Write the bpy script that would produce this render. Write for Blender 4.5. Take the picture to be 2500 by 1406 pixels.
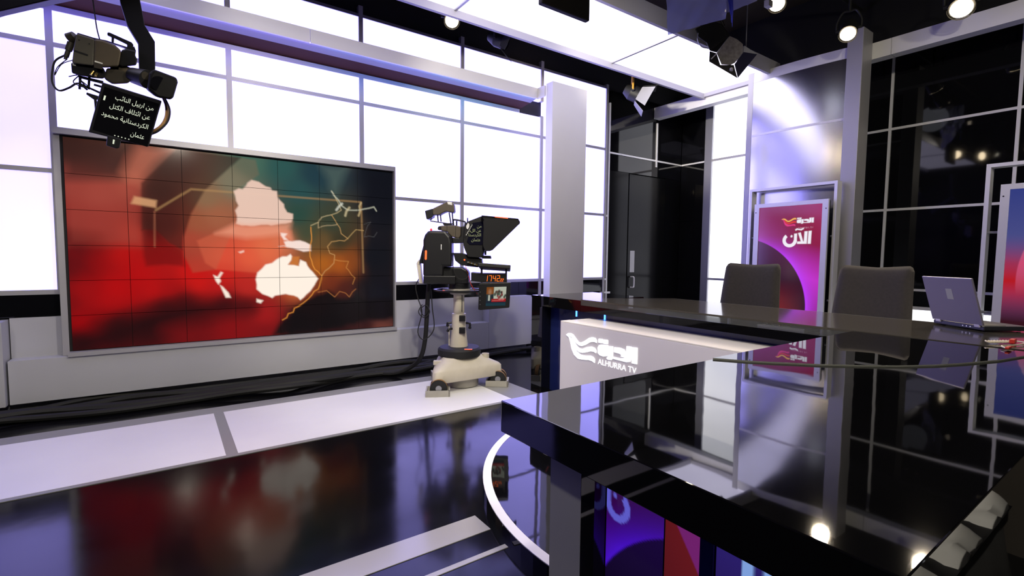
import bpy, bmesh, math, random
import numpy as np
from mathutils import Matrix, Vector, Euler

for o in list(bpy.data.objects):
    bpy.data.objects.remove(o, do_unlink=True)
scene = bpy.context.scene
COL = scene.collection
R = math.radians
random.seed(7)

# ------------------------------------------------------------------ camera
cam_d = bpy.data.cameras.new('camera')
cam = bpy.data.objects.new('camera', cam_d)
COL.objects.link(cam)
cam_d.sensor_fit = 'HORIZONTAL'
cam_d.sensor_width = 36.0
cam_d.lens = 36.0 * 1194.9 / 2500.0
cam_d.clip_start = 0.02
YAW, PIT, ROL = 0.956208, 0.0652386, 0.010448
Fh = Vector((math.cos(YAW), math.sin(YAW), 0)); Rh = Vector((math.sin(YAW), -math.cos(YAW), 0)); Up = Vector((0, 0, 1))
Fw = Fh * math.cos(PIT) - Up * math.sin(PIT)
U2 = Up * math.cos(PIT) + Fh * math.sin(PIT)
Rr = Rh * math.cos(ROL) + U2 * math.sin(ROL)
Ur = U2 * math.cos(ROL) - Rh * math.sin(ROL)
m = Matrix(((Rr.x, Ur.x, -Fw.x, 0), (Rr.y, Ur.y, -Fw.y, 0), (Rr.z, Ur.z, -Fw.z, 1.2), (0, 0, 0, 1)))
cam.matrix_world = m
scene.camera = cam

# ------------------------------------------------------------------ world, exposure
w = bpy.data.worlds.new('world'); scene.world = w; w.use_nodes = True
w.node_tree.nodes['Background'].inputs[0].default_value = (0.012, 0.012, 0.016, 1)
w.node_tree.nodes['Background'].inputs[1].default_value = 1.0
scene.view_settings.view_transform = 'Standard'
scene.view_settings.look = 'None'
scene.view_settings.exposure = 0.0
scene.view_settings.gamma = 1.0
scene.view_settings.use_curve_mapping = False

# ------------------------------------------------------------------ helpers
MATS = {}
def srgb(r, g, b):
    f = lambda c: (c/12.92 if c <= .04045 else ((c+.055)/1.055)**2.4)
    return (f(r/255), f(g/255), f(b/255))

def mat(name, col, rough=.5, metal=0.0, spec=.5, coat=0.0, bump=None, var=0.0, vscale=8.0, emit=None, estr=1.0, trans=0.0, ior=1.45, aniso=0.0, sheen=0.0, rvar=0.0):
    mt = bpy.data.materials.new(name); mt.use_nodes = True
    nt = mt.node_tree; b = nt.nodes['Principled BSDF']
    b.inputs['Base Color'].default_value = (*col, 1)
    b.inputs['Roughness'].default_value = rough
    b.inputs['Metallic'].default_value = metal
    b.inputs['Specular IOR Level'].default_value = spec
    b.inputs['Coat Weight'].default_value = coat
    b.inputs['IOR'].default_value = ior
    b.inputs['Transmission Weight'].default_value = trans
    if aniso: b.inputs['Anisotropic'].default_value = aniso
    if sheen: b.inputs['Sheen Weight'].default_value = sheen
    if emit:
        b.inputs['Emission Color'].default_value = (*emit, 1); b.inputs['Emission Strength'].default_value = estr
    tc = None
    if bump or var or rvar:
        tc = nt.nodes.new('ShaderNodeTexCoord')
        geo = nt.nodes.new('ShaderNodeNewGeometry')
    if bump:      # (scale, strength, distance, stretch)
        sc, st, di, stretch = bump
        mp = nt.nodes.new('ShaderNodeMapping'); mp.inputs['Scale'].default_value = stretch
        no = nt.nodes.new('ShaderNodeTexNoise'); no.inputs['Scale'].default_value = sc; no.inputs['Detail'].default_value = 2
        bp = nt.nodes.new('ShaderNodeBump'); bp.inputs['Strength'].default_value = st; bp.inputs['Distance'].default_value = di
        nt.links.new(geo.outputs['Position'], mp.inputs[0]); nt.links.new(mp.outputs[0], no.inputs[0])
        nt.links.new(no.outputs['Fac'], bp.inputs['Height']); nt.links.new(bp.outputs[0], b.inputs['Normal'])
    if var:
        no = nt.nodes.new('ShaderNodeTexNoise'); no.inputs['Scale'].default_value = vscale; no.inputs['Detail'].default_value = 4
        cr = nt.nodes.new('ShaderNodeValToRGB')
        cr.color_ramp.elements[0].color = (*[c*(1-var) for c in col], 1); cr.color_ramp.elements[1].color = (*[min(1, c*(1+var)) for c in col], 1)
        cr.color_ramp.elements[0].position = .3; cr.color_ramp.elements[1].position = .7
        nt.links.new(geo.outputs['Position'], no.inputs[0]); nt.links.new(no.outputs['Fac'], cr.inputs[0]); nt.links.new(cr.outputs[0], b.inputs['Base Color'])
    if rvar:
        no = nt.nodes.new('ShaderNodeTexNoise'); no.inputs['Scale'].default_value = 5; no.inputs['Detail'].default_value = 6
        mr = nt.nodes.new('ShaderNodeMapRange'); mr.inputs[3].default_value = max(0, rough-rvar); mr.inputs[4].default_value = rough+rvar
        nt.links.new(geo.outputs['Position'], no.inputs[0]); nt.links.new(no.outputs['Fac'], mr.inputs[0]); nt.links.new(mr.outputs[0], b.inputs['Roughness'])
    MATS[name] = mt
    return mt

def emat(name, col, strength=1.0):
    mt = bpy.data.materials.new(name); mt.use_nodes = True
    nt = mt.node_tree; nt.nodes.clear()
    e = nt.nodes.new('ShaderNodeEmission'); o = nt.nodes.new('ShaderNodeOutputMaterial')
    e.inputs[0].default_value = (*col, 1); e.inputs[1].default_value = strength
    nt.links.new(e.outputs[0], o.inputs[0]); MATS[name] = mt
    return mt

def panelmat(name, col, strength, var=.12):
    """back-lit acrylic: emission with soft cloudy unevenness of the lamps behind it, glossy face"""
    mt = bpy.data.materials.new(name); mt.use_nodes = True
    nt = mt.node_tree; b = nt.nodes['Principled BSDF']
    b.inputs['Base Color'].default_value = (.55, .55, .58, 1); b.inputs['Roughness'].default_value = .35
    geo = nt.nodes.new('ShaderNodeNewGeometry'); no = nt.nodes.new('ShaderNodeTexNoise'); no.inputs['Scale'].default_value = 1.6; no.inputs['Detail'].default_value = 1
    mr = nt.nodes.new('ShaderNodeMapRange'); mr.inputs[1].default_value = .3; mr.inputs[2].default_value = .7
    mr.inputs[3].default_value = strength*(1-var); mr.inputs[4].default_value = strength*(1+var)
    nt.links.new(geo.outputs['Position'], no.inputs[0]); nt.links.new(no.outputs['Fac'], mr.inputs[0]); nt.links.new(mr.outputs[0], b.inputs['Emission Strength'])
    b.inputs['Emission Color'].default_value = (*col, 1)
    MATS[name] = mt
    return mt

def screenmat(name, strength=1.0, gloss=True):
    """a display: its picture is a per-vertex colour that it emits, behind a glossy face"""
    mt = bpy.data.materials.new(name); mt.use_nodes = True
    nt = mt.node_tree; b = nt.nodes['Principled BSDF']
    b.inputs['Base Color'].default_value = (.006, .006, .007, 1); b.inputs['Roughness'].default_value = .12 if gloss else .4
    at = nt.nodes.new('ShaderNodeAttribute'); at.attribute_name = 'picture'
    nt.links.new(at.outputs['Color'], b.inputs['Emission Color']); b.inputs['Emission Strength'].default_value = strength
    MATS[name] = mt
    return mt

WLOC = {}
class MB:
    def __init__(s): s.v = []; s.f = []
    def add(s, vs, fs):
        n = len(s.v); s.v += [Vector(p) for p in vs]; s.f += [tuple(i+n for i in f) for f in fs]; return s
    def box(s, x0, x1, y0, y1, z0, z1):
        return s.add([(x0,y0,z0),(x1,y0,z0),(x1,y1,z0),(x0,y1,z0),(x0,y0,z1),(x1,y0,z1),(x1,y1,z1),(x0,y1,z1)],
                     [(0,3,2,1),(4,5,6,7),(0,1,5,4),(1,2,6,5),(2,3,7,6),(3,0,4,7)])
    def cyl(s, p0, p1, r0, r1=None, n=20, caps=True):
        p0 = Vector(p0); p1 = Vector(p1); r1 = r0 if r1 is None else r1
        d = (p1-p0).normalized(); a = d.orthogonal().normalized(); b = d.cross(a)
        vs = []
        for p, r in ((p0, r0), (p1, r1)):
            for i in range(n):
                t = 2*math.pi*i/n; vs.append(p + (a*math.cos(t)+b*math.sin(t))*r)
        fs = [(i, (i+1) % n, n+(i+1) % n, n+i) for i in range(n)]
        if caps: fs += [tuple(range(n-1, -1, -1)), tuple(range(n, 2*n))]
        return s.add(vs, fs)
    def tube(s, pts, r, n=8, sm=4):
        P = [Vector(p) for p in pts]
        if sm > 1 and len(P) > 2:
            Q = []
            for i in range(len(P)-1):
                a = P[max(i-1, 0)]; b = P[i]; c = P[i+1]; d = P[min(i+2, len(P)-1)]
                for k in range(sm):
                    t = k/sm
                    Q.append(.5*((2*b)+(c-a)*t+(2*a-5*b+4*c-d)*t*t+(3*b-a-3*c+d)*t**3))
            Q.append(P[-1]); P = Q
        vs = []; prev = None
        for i, p in enumerate(P):
            d = (P[min(i+1, len(P)-1)]-P[max(i-1, 0)]).normalized()
            a = d.orthogonal().normalized() if prev is None else (prev-d*prev.dot(d)).normalized()
            prev = a; b = d.cross(a)
            for k in range(n):
                t = 2*math.pi*k/n; vs.append(p+(a*math.cos(t)+b*math.sin(t))*r)
        fs = [(i*n+k, i*n+(k+1) % n, (i+1)*n+(k+1) % n, (i+1)*n+k) for i in range(len(P)-1) for k in range(n)]
        fs += [tuple(range(n-1, -1, -1)), tuple(range((len(P)-1)*n, len(P)*n))]
        return s.add(vs, fs)
    def prism(s, poly, ext):
        e = Vector(ext); P = [Vector(p) for p in poly]; n = len(P)
        nrm = Vector((0, 0, 0))
        for i in range(n): nrm += P[i].cross(P[(i+1) % n])
        if nrm.dot(e) > 0: P = P[::-1]
        return s.add(P+[p+e for p in P], [tuple(range(n)), tuple(range(2*n-1, n-1, -1))]+[(i, n+i, n+(i+1) % n, (i+1) % n) for i in range(n)])
    def lathe(s, prof, c=(0, 0), n=32):
        vs = []; fs = []
        for r, z in prof:
            for i in range(n):
                t = 2*math.pi*i/n; vs.append((c[0]+r*math.cos(t), c[1]+r*math.sin(t), z))
        for j in range(len(prof)-1):
            for i in range(n): fs.append((j*n+i, j*n+(i+1) % n, (j+1)*n+(i+1) % n, (j+1)*n+i))
        fs.append(tuple(range(n-1, -1, -1))); k = (len(prof)-1)*n; fs.append(tuple(range(k, k+n)))
        return s.add(vs, fs)
    def rring(s, c, r0, r1, z0, z1, n=64, a0=0, a1=2*math.pi):
        full = abs(a1-a0-2*math.pi) < 1e-6
        vs = []; m_ = n if full else n+1
        for i in range(m_):
            t = a0+(a1-a0)*i/n
            for r, z in ((r0, z0), (r1, z0), (r1, z1), (r0, z1)): vs.append((c[0]+r*math.cos(t), c[1]+r*math.sin(t), z))
        fs = []
        for i in range(n):
            j = (i+1) % m_
            for k in range(4): fs.append((i*4+k, i*4+(k+1) % 4, j*4+(k+1) % 4, j*4+k)[::-1])
        if not full: fs += [(0, 1, 2, 3), (n*4+3, n*4+2, n*4+1, n*4)]
        return s.add(vs, fs)
    def xf(s, M):
        s.v = [M @ p for p in s.v]; return s
    def build(s, name, mt, parent=None, bevel=0, smooth=False, world=True, seg=2):
        me = bpy.data.meshes.new(name)
        if parent is not None:
            org = WLOC.get(parent.name, Vector((0, 0, 0))) if world else Vector((0, 0, 0))
        else:
            xs = [p.x for p in s.v]; ys = [p.y for p in s.v]; zs = [p.z for p in s.v]
            org = Vector(((min(xs)+max(xs))/2, (min(ys)+max(ys))/2, min(zs)))
        me.from_pydata([tuple(p-org) for p in s.v], [], s.f); me.update()
        o = bpy.data.objects.new(name, me); COL.objects.link(o)
        me.materials.append(MATS[mt] if isinstance(mt, str) else mt)
        if parent is not None: o.parent = parent; WLOC[o.name] = org
        else: o.location = org; WLOC[o.name] = org
        if bevel:
            b = o.modifiers.new('bevel', 'BEVEL'); b.width = bevel; b.segments = seg; b.limit_method = 'ANGLE'; b.angle_limit = R(35)
        if smooth:
            me.shade_smooth(); me.set_sharp_from_angle(angle=R(38))
        return o

def tag(o, label=None, cat=None, group=None, kind=None):
    if label: o['label'] = label
    if cat: o['category'] = cat
    if group: o['group'] = group
    if kind: o['kind'] = kind
    return o
def thing(name, label, cat, loc, rot=None, group=None, kind=None, off=(0, 0, 0)):
    o = bpy.data.objects.new(name, None); COL.objects.link(o); o.location = loc
    o.empty_display_size = .05
    WLOC[o.name] = Vector(loc)
    if rot is not None:
        o.rotation_euler = rot if isinstance(rot, Euler) else Euler(rot)
        WLOC[o.name] = Vector(off)
    return tag(o, label, cat, group, kind)
def copy_tree(o, parent=None):
    c = o.copy(); COL.objects.link(c); c.parent = parent
    for ch in list(o.children): copy_tree(ch, c)
    return c
def B(name, mt, parent, *b, **k):
    """one part made of one or more axis-aligned boxes"""
    q = MB()
    for x in b: q.box(*x)
    return q.build(name, mt, parent, **k)
def struct(o):
    o['kind'] = 'structure'; return o

def painted_grid(name, mt, parent, o, u, v, nx, ny, fn, s0=0, s1=1, t0=0, t1=1):
    """flat display face: o = top-left corner, u / v = full edge vectors of this face; fn(S,T)->rgb linear"""
    org = WLOC.get(parent.name, Vector((0, 0, 0)))
    S, T = np.meshgrid(np.linspace(0, 1, nx+1), np.linspace(0, 1, ny+1))
    o = np.array(o)-np.array(org); u = np.array(u); v = np.array(v)
    co = o[None, None]+S[..., None]*u+T[..., None]*v
    rgb = fn(s0+S*(s1-s0), t0+T*(t1-t0))
    idx = np.arange((nx+1)*(ny+1)).reshape(ny+1, nx+1)
    fs = np.stack([idx[:-1, :-1], idx[1:, :-1], idx[1:, 1:], idx[:-1, 1:]], -1).reshape(-1, 4)
    me = bpy.data.meshes.new(name)
    me.vertices.add(co.size//3); me.vertices.foreach_set('co', co.astype(np.float32).ravel())
    me.loops.add(fs.size); me.loops.foreach_set('vertex_index', fs.astype(np.int32).ravel())
    me.polygons.add(len(fs)); me.polygons.foreach_set('loop_start', np.arange(0, fs.size, 4, dtype=np.int32))
    me.update(calc_edges=True)
    a = me.color_attributes.new('picture', 'FLOAT_COLOR', 'POINT')
    a.data.foreach_set('color', np.concatenate([rgb, np.ones(rgb.shape[:2]+(1,))], -1).astype(np.float32).ravel())
    me.materials.append(MATS[mt])
    ob = bpy.data.objects.new(name, me); COL.objects.link(ob); ob.parent = parent; WLOC[ob.name] = org
    return ob

def text_polys(body, size=1.0, fat=0.0):
    """2D mesh of a text line: (verts, faces, width) with its left end at 0; contours are filled one by one"""
    from mathutils.geometry import interpolate_bezier, tessellate_polygon
    cu = bpy.data.curves.new('t', 'FONT'); cu.body = body; cu.size = size*20; cu.offset = fat*20
    ob = bpy.data.objects.new('t', cu); COL.objects.link(ob)
    dg = bpy.context.evaluated_depsgraph_get(); cv = ob.to_curve(dg)
    loops = []
    for sp in cv.splines:
        bp = sp.bezier_points; P = []
        for i in range(len(bp)):
            p, q = bp[i], bp[(i+1) % len(bp)]
            P += [Vector((v.x, v.y, 0))/20 for v in interpolate_bezier(p.co, p.handle_right, q.handle_left, q.co, 6)[:-1]]
        Q = [P[0]] if P else []
        for v in P[1:]:
            if (v-Q[-1]).length > 1e-5: Q.append(v)
        if len(Q) > 2: loops.append((sum(Q[i-1].x*Q[i].y-Q[i].x*Q[i-1].y for i in range(len(Q)))/2, Q))
    ob.to_curve_clear(); bpy.data.objects.remove(ob); bpy.data.curves.remove(cu)
    sg = 1 if max(loops, key=lambda l: abs(l[0]))[0] > 0 else -1
    def inside(p, Q):
        c = False
        for i in range(len(Q)):
            a, b = Q[i-1], Q[i]
            if (a.y > p.y) != (b.y > p.y) and p.x < (b.x-a.x)*(p.y-a.y)/(b.y-a.y)+a.x: c = not c
        return c
    outer = [l for l in loops if l[0]*sg > 0]; holes = [l for l in loops if l[0]*sg < 0]
    vs = []; fs = []
    for ar, Q in outer:
        grp = [Q]+[h for ha, h in holes if abs(ha) < abs(ar) and inside(h[0], Q)]
        n0 = len(vs); vs += [v for g in grp for v in g]
        fs += [tuple(n0+i for i in t) for t in tessellate_polygon(grp)]
    x0 = min(v.x for v in vs); x1 = max(v.x for v in vs)
    return [p-Vector((x0, 0, 0)) for p in vs], fs, x1-x0

AR = {'ا': 'FE8D FE8E FE8D FE8E', 'آ': 'FE81 FE82 FE81 FE82', 'ب': 'FE8F FE90 FE91 FE92', 'ة': 'FE93 FE94 FE93 FE94', 'ت': 'FE95 FE96 FE97 FE98', 'ث': 'FE99 FE9A FE9B FE9C',
      'ح': 'FEA1 FEA2 FEA3 FEA4', 'د': 'FEA9 FEAA FEA9 FEAA', 'ر': 'FEAD FEAE FEAD FEAE', 'س': 'FEB1 FEB2 FEB3 FEB4', 'ع': 'FEC9 FECA FECB FECC', 'ف': 'FED1 FED2 FED3 FED4',
      'ك': 'FED9 FEDA FEDB FEDC', 'ل': 'FEDD FEDE FEDF FEE0', 'م': 'FEE1 FEE2 FEE3 FEE4', 'ن': 'FEE5 FEE6 FEE7 FEE8', 'و': 'FEED FEEE FEED FEEE', 'ي': 'FEF1 FEF2 FEF3 FEF4', 'ئ': 'FE89 FE8A FE8B FE8C'}
NOJOIN = 'اآدروة'
def shape_ar(s):
    out = []
    for i, c in enumerate(s):
        if c not in AR: out.append(c); continue
        p = i > 0 and s[i-1] in AR and s[i-1] not in NOJOIN
        n = i+1 < len(s) and s[i+1] in AR and c not in NOJOIN
        out.append(chr(int(AR[c].split()[(1 if p else 0)+(2 if n else 0)], 16)) if not (p and not n) else chr(int(AR[c].split()[1], 16)))
    return ''.join(out)[::-1]

# ------------------------------------------------------------------ materials
BLUEW = (0.33, 0.30, 1.0)
mat('floor_black', (.0035, .0035, .0045), rough=.12, rvar=.05, spec=.31, bump=(5, .10, .004, (1, 1, 1)))
mat('platform_black', (.003, .003, .004), rough=.035, bump=(6, .12, .003, (1, 1, 1)))
mat('desk_black', (.003, .003, .0035), rough=.028, ior=1.8, bump=(3.2, .16, .004, (1, 1, 1)))
mat('gloss_black', (.004, .004, .005), rough=.05)
mat('wall_glass', (.004, .004, .005), rough=.04)
mat('door_black', (.004, .004, .0045), rough=.14, spec=.18)
mat('matte_black', (.006, .006, .007), rough=.75)
mat('ceiling_black', (.028, .020, .012), rough=.95)
mat('curtain', (.02, .02, .022), rough=.95, var=.4, vscale=2)
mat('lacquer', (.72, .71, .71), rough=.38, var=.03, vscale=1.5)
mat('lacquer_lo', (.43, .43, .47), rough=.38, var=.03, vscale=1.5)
mat('white_floor', (.74, .73, .74), rough=.32, var=.02, vscale=3)
mat('grey_floor', (.25, .25, .25), rough=.22)
mat('grey_stripe', (.42, .41, .42), rough=.15)
mat('ring_white', (.85, .85, .88), rough=.25)
mat('alu', (.40, .39, .41), rough=.42, metal=.35, bump=(30, .03, .001, (1, 1, .05)))
mat('alu_bright', (.80, .79, .81), rough=.38, metal=.3)
mat('alu_dark', (.34, .34, .38), rough=.34, metal=.6)
mat('alu_sheet', (.66, .66, .71), rough=.20, metal=1, bump=(40, .03, .0006, (1, .05, 1)))
mat('soffit_brown', (.055, .016, .008), rough=.8, spec=.2)
mat('cove_white', (.30, .29, .31), rough=.7)
mat('frame_lilac', (.36, .35, .40), rough=.4)
panelmat('lit_left', BLUEW, 3.7, .06)
panelmat('lit_left_lo', (.29, .255, 1.0), 2.7, .05)
panelmat('lit_back', (.93, .94, 1.0), 1.5, .06)
panelmat('lit_ceiling', (.80, .76, 1.0), 2.2, .03)
emat('led_violet', (.24, .20, 1.0), 40); emat('led_blue', (.16, .30, 1.0), 40); emat('led_cyan', (.14, .46, 1.0), 40)

# ------------------------------------------------------------------ the room
XA, XB, YA, YB, ZC = -3.2, 7.06, -3.2, 5.16, 4.6
floor = struct(B('floor', 'floor_black', None, (XA, XB, YA, YB, -.08, 0)))
# inlaid light strip along the left wall
e = .004
for (x0, x1) in ((-1.6, .255), (.318, 2.335)):
    B('white_floor_panel', 'white_floor', floor, (x0, x1, 3.28, 4.205, 0, e+.001))
for b in ((-1.6, 2.62, 4.205, 4.37, 0, e), (-1.6, 2.335, 3.244, 3.28, 0, e), (.255, .318, 3.28, 4.205, 0, e), (2.335, 2.62, 3.244, 4.205, 0, e)):
    B('grey_floor_strip', 'grey_floor', floor, b)
B('wide_floor_stripe', 'grey_stripe', floor, (-1.0, 1.13, 1.745, 1.88, 0, .003))
B('thin_floor_stripe', 'grey_stripe', floor, (-1.0, 1.118, 1.592, 1.617, 0, .003))
# round riser under the desks
PC = (2.40, 1.43)
plat = struct(thing('platform', 'low round glossy black riser with a white rim under the desks', None, (PC[0], PC[1], 0)))
MB().lathe([(1.278, 0), (1.278, .056), (1.236, .056), (1.236, .059)], PC, 96).build('riser', 'platform_black', plat)
MB().rring(PC, 1.2365, 1.28, .056, .060, 128).build('white_rim', 'ring_white', plat)

ceil = struct(B('ceiling', 'ceiling_black', None, (XA, XB, YA, YB, ZC, ZC+.08)))
wr = struct(B('wall_right', 'curtain', None, (XA, XB, YA-.08, YA, 0, ZC)))
wf = struct(B('wall_front', 'curtain', None, (XA-.08, XA, YA, YB, 0, ZC)))

# --- left wall: back-lit panels in an aluminium grid
wl = struct(B('wall_left', 'matte_black', None, (XA, XB, 5.145, YB+.08, 0, ZC)))
COLS = [-3.03, -1.85, -.67, .50, 1.68, 2.86, 4.04, 5.23]
hw = .022
def cell(x0, x1, z0, z1, mt='lit_left'):
    B('lit_panel', mt, wl, (x0+hw, x1-hw, 5.10, 5.143, z0, z1))
for i in range(7):
    x0, x1 = COLS[i], COLS[i+1]
    hid = i in (2, 3)
    if not hid: cell(x0, x1, .905, 1.792, 'lit_left_lo' if i < 2 else 'lit_left')
    cell(x0, x1, 1.828, 2.732, 'lit_left_lo' if i == 1 else 'lit_left')
    if i < 6:
        cell(x0, x1, 2.768, 3.0); cell(x0, x1, 3.20, 3.60)
    else:
        cell(x0, x1, 2.768, 3.60)
for x in COLS[1:]:
    z0 = .40 if x in (2.86,) else (.66 if x > 4 else .885)
    B('mullion', 'alu', wl, (x-hw, x+hw, 5.085, 5.143, .66 if x > 3.9 else .885, 3.015 if x < 5 else 3.66))
    if x < 5: B('mullion', 'alu', wl, (x-hw, x+hw, 5.085, 5.143, 3.20, 3.71))
for z, h in ((.888, .018), (1.81, .017), (2.75, .017)):
    B('rail', 'alu', wl, (XA, 5.23, 5.09, 5.143, z-h, z+h))
B('rail', 'alu', wl, (XA, 3.68, 5.09, 5.143, 3.0, 3.04))
B('rail', 'alu_dark', wl, (XA, 5.23, 5.09, 5.143, 3.60, 3.63))
# dark end bay with the door
B('mullion', 'alu_bright', wl, (5.285, 5.312, 5.09, 5.12, .30, 3.42))
B('mullion', 'alu_bright', wl, (6.345, 6.372, 5.09, 5.12, 2.62, 3.30))
for (x0, x1, z) in ((5.23, 5.30, 1.80), (5.23, 5.30, .873), (5.18, 5.38, .675)):
    B('rail', 'alu_bright', wl, (x0, x1, 5.092, 5.12, z-.014, z+.014))
B('rail', 'alu_bright', wl, (5.30, 6.995, 5.095, 5.12, 2.705, 2.729))
for (x0, x1, z0, z1) in ((5.32, 6.345, 2.735, 3.6), (6.375, 6.99, 2.735, 3.6), (5.32, 6.99, 2.47, 2.70)):
    B('black_panel', 'wall_glass', wl, (x0, x1, 5.105, 5.143, z0, z1))
B('black_panel', 'door_black', wl, (5.32, 5.735, 5.105, 5.143, 0, 2.465))
B('black_panel', 'wall_glass', wl, (6.62, 6.99, 5.105, 5.143, 0, 2.465))
# black band and painted panels under the lights
for (x0, x1) in ((XA, -.67), (-.67, 2.05), (2.05, 3.70), (3.70, 5.22)):
    B('black_band', 'gloss_black', wl, (x0+.002, x1-.002, 5.095, 5.143, .702, .868))
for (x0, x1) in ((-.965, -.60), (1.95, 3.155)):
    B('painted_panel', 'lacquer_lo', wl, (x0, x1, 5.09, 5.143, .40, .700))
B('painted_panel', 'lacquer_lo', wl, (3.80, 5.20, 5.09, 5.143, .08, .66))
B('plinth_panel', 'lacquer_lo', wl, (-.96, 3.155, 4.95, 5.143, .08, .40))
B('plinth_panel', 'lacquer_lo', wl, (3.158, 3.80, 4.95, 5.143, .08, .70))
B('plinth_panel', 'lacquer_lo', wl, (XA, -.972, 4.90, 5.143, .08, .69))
B('toe_kick', 'alu_dark', wl, (XA, 3.80, 5.05, 5.143, 0, .08))

# --- fascia beam with hidden LED strip, and the pillar that carries it
tr1 = struct(thing('trim_1', 'grey fascia beam with blue under-light along the left wall', None, (0, 4.7, 3.07)))
for (x0, x1) in ((XA, 1.098), (1.102, 3.685)):
    B('fascia_panel', 'lacquer', tr1, (x0, x1, 4.70, 4.72, 3.07, 3.19))
B('fascia_panel', 'lacquer', tr1, (3.66, 3.685, 4.571, 4.70, 3.07, 3.19))
MB().prism([(XA, 4.721, 3.091), (XA, 4.875, 3.067), (XA, 4.875, 3.13), (XA, 4.721, 3.13)], (3.685-XA, 0, 0)).build('cove', 'cove_white', tr1)
MB().prism([(XA, 4.875, 3.067), (XA, 5.098, 3.042), (XA, 5.098, 3.13), (XA, 4.875, 3.13)], (3.685-XA, 0, 0)).build('soffit', 'soffit_brown', tr1)
for (x0, x1, mt) in ((XA, 1.2, 'led_violet'), (1.2, 2.3, 'led_blue'), (2.3, 3.66, 'led_cyan')):
    B('led_strip', mt, tr1, (x0, x1, 4.7205, 4.7265, 3.0745, 3.083))
pil = struct(B('pillar', 'lacquer', None, (3.685, 4.222, 4.45, 4.57, 0, 3.21), bevel=.003))
pil['label'] = 'square grey pillar standing before the back-lit wall'

# --- back wall: black glass in an aluminium grid
wb = struct(B('wall_back', 'matte_black', None, (7.035, XB+.08, YA, YB, 0, ZC)))
YM = [-3.1, -2.05, -.98, .10, 1.17, 2.24, 3.31]
ZR = [.66, .86, 1.79, 2.73, 3.60]
for j in range(len(YM)-1):
    for k in range(4):
        if j == 5 and k == 0: pass
        B('black_panel', 'wall_glass', wb, (7.0, 7.03, YM[j]+.014, YM[j+1]-.014, ZR[k]+.014, ZR[k+1]-.014))
    B('lit_panel', 'lit_back', wb, (7.0, 7.03, YM[j]+.014, YM[j+1]-.014, .10, .632))
for y in YM[1:]:
    B('mullion', 'alu_bright', wb, (6.985, 7.03, y-.014, y+.014, .60, 3.6))
for z in ZR[1:4]:
    B('rail', 'alu_bright', wb, (6.99, 7.03, YM[0], 3.5, z-.014, z+.014))
B('rail', 'alu_bright', wb, (6.985, 7.03, YM[0], 3.5, .635, .672))
for (z0, z1) in ((.03, .855), (.89, 2.70), (2.735, 3.6)):
    B('lit_panel', 'lit_back', wb, (7.0, 7.03, 3.72, 4.53, z0, z1))
for z in (.872, 2.718):
    B('rail', 'alu', wb, (6.985, 7.03, 3.72, 4.53, z-.016, z+.016))
B('mullion', 'alu_dark', wb, (6.965, 7.03, 4.53, 4.655, 0, 3.6))
for (z0, z1) in ((0, .86), (.865, 1.79), (1.795, 2.70), (2.735, 3.6)):
    B('black_panel', 'wall_glass', wb, (7.0, 7.03, 4.66, 5.10, z0, z1))
B('rail', 'alu_bright', wb, (6.99, 7.03, 4.66, 5.09, 2.705, 2.729))
# beam of the back wall
tr2 = struct(thing('trim_2', 'grey beam crossing in front of the back wall', None, (6.27, 1, 3.35)))
for (y0, y1) in ((YA, 2.038), (2.042, 5.095)):
    B('fascia_panel', 'lacquer', tr2, (6.27, 6.40, y0, y1, 3.35, 3.52))
# brushed aluminium bay
bay = struct(thing('trim_3', 'brushed aluminium bay with side posts on the back wall', None, (6.15, 2.8, 0)))
def bowed(z0, z1, bulge, mt, nm):
    P = []; n = 24
    for i in range(n+1):
        t = 1-i/n; P.append((6.03-(.07*t-.125*t*t)*1.02-bulge, 2.36+1.02*(1-t), z0))
    P += [(6.262, 3.38, z0), (6.262, 2.36, z0)]
    return MB().prism(P, (0, 0, z1-z0)).build(nm, mt, bay, smooth=True)
bowed(.02, 2.712, 0, 'alu_sheet', 'metal_sheet'); bowed(2.738, 3.37, 0, 'alu_sheet', 'metal_sheet')
bowed(3.372, 3.485, 0, 'lacquer', 'cap_band'); bowed(2.712, 2.738, .004, 'alu_bright', 'seam_rail')
B('side_post', 'alu', bay, (6.03, 6.265, 3.382, 3.452, 0, 3.57), bevel=.004)
B('side_post', 'alu', bay, (6.02, 6.265, 2.208, 2.357, 0, 3.63), bevel=.004)

# --- door in the dark end bay
dr = struct(thing('door_1', 'glossy black door with a grey push plate and a lever pull', None, (6.18, 5.11, 0)))
B('door_leaf', 'door_black', dr, (5.75, 6.61, 5.10, 5.143, .01, 2.455), bevel=.003)
B('push_plate', 'alu', dr, (5.80, 5.90, 5.094, 5.0995, .97, 1.30))
MB().tube([(5.83, 5.10, .90), (5.83, 5.05, .90), (5.84, 5.04, .88), (5.84, 5.04, .76), (5.83, 5.05, .74), (5.83, 5.10, .74)], .011, 8, 3).build('pull_handle', 'alu_bright', dr, smooth=True)

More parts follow.
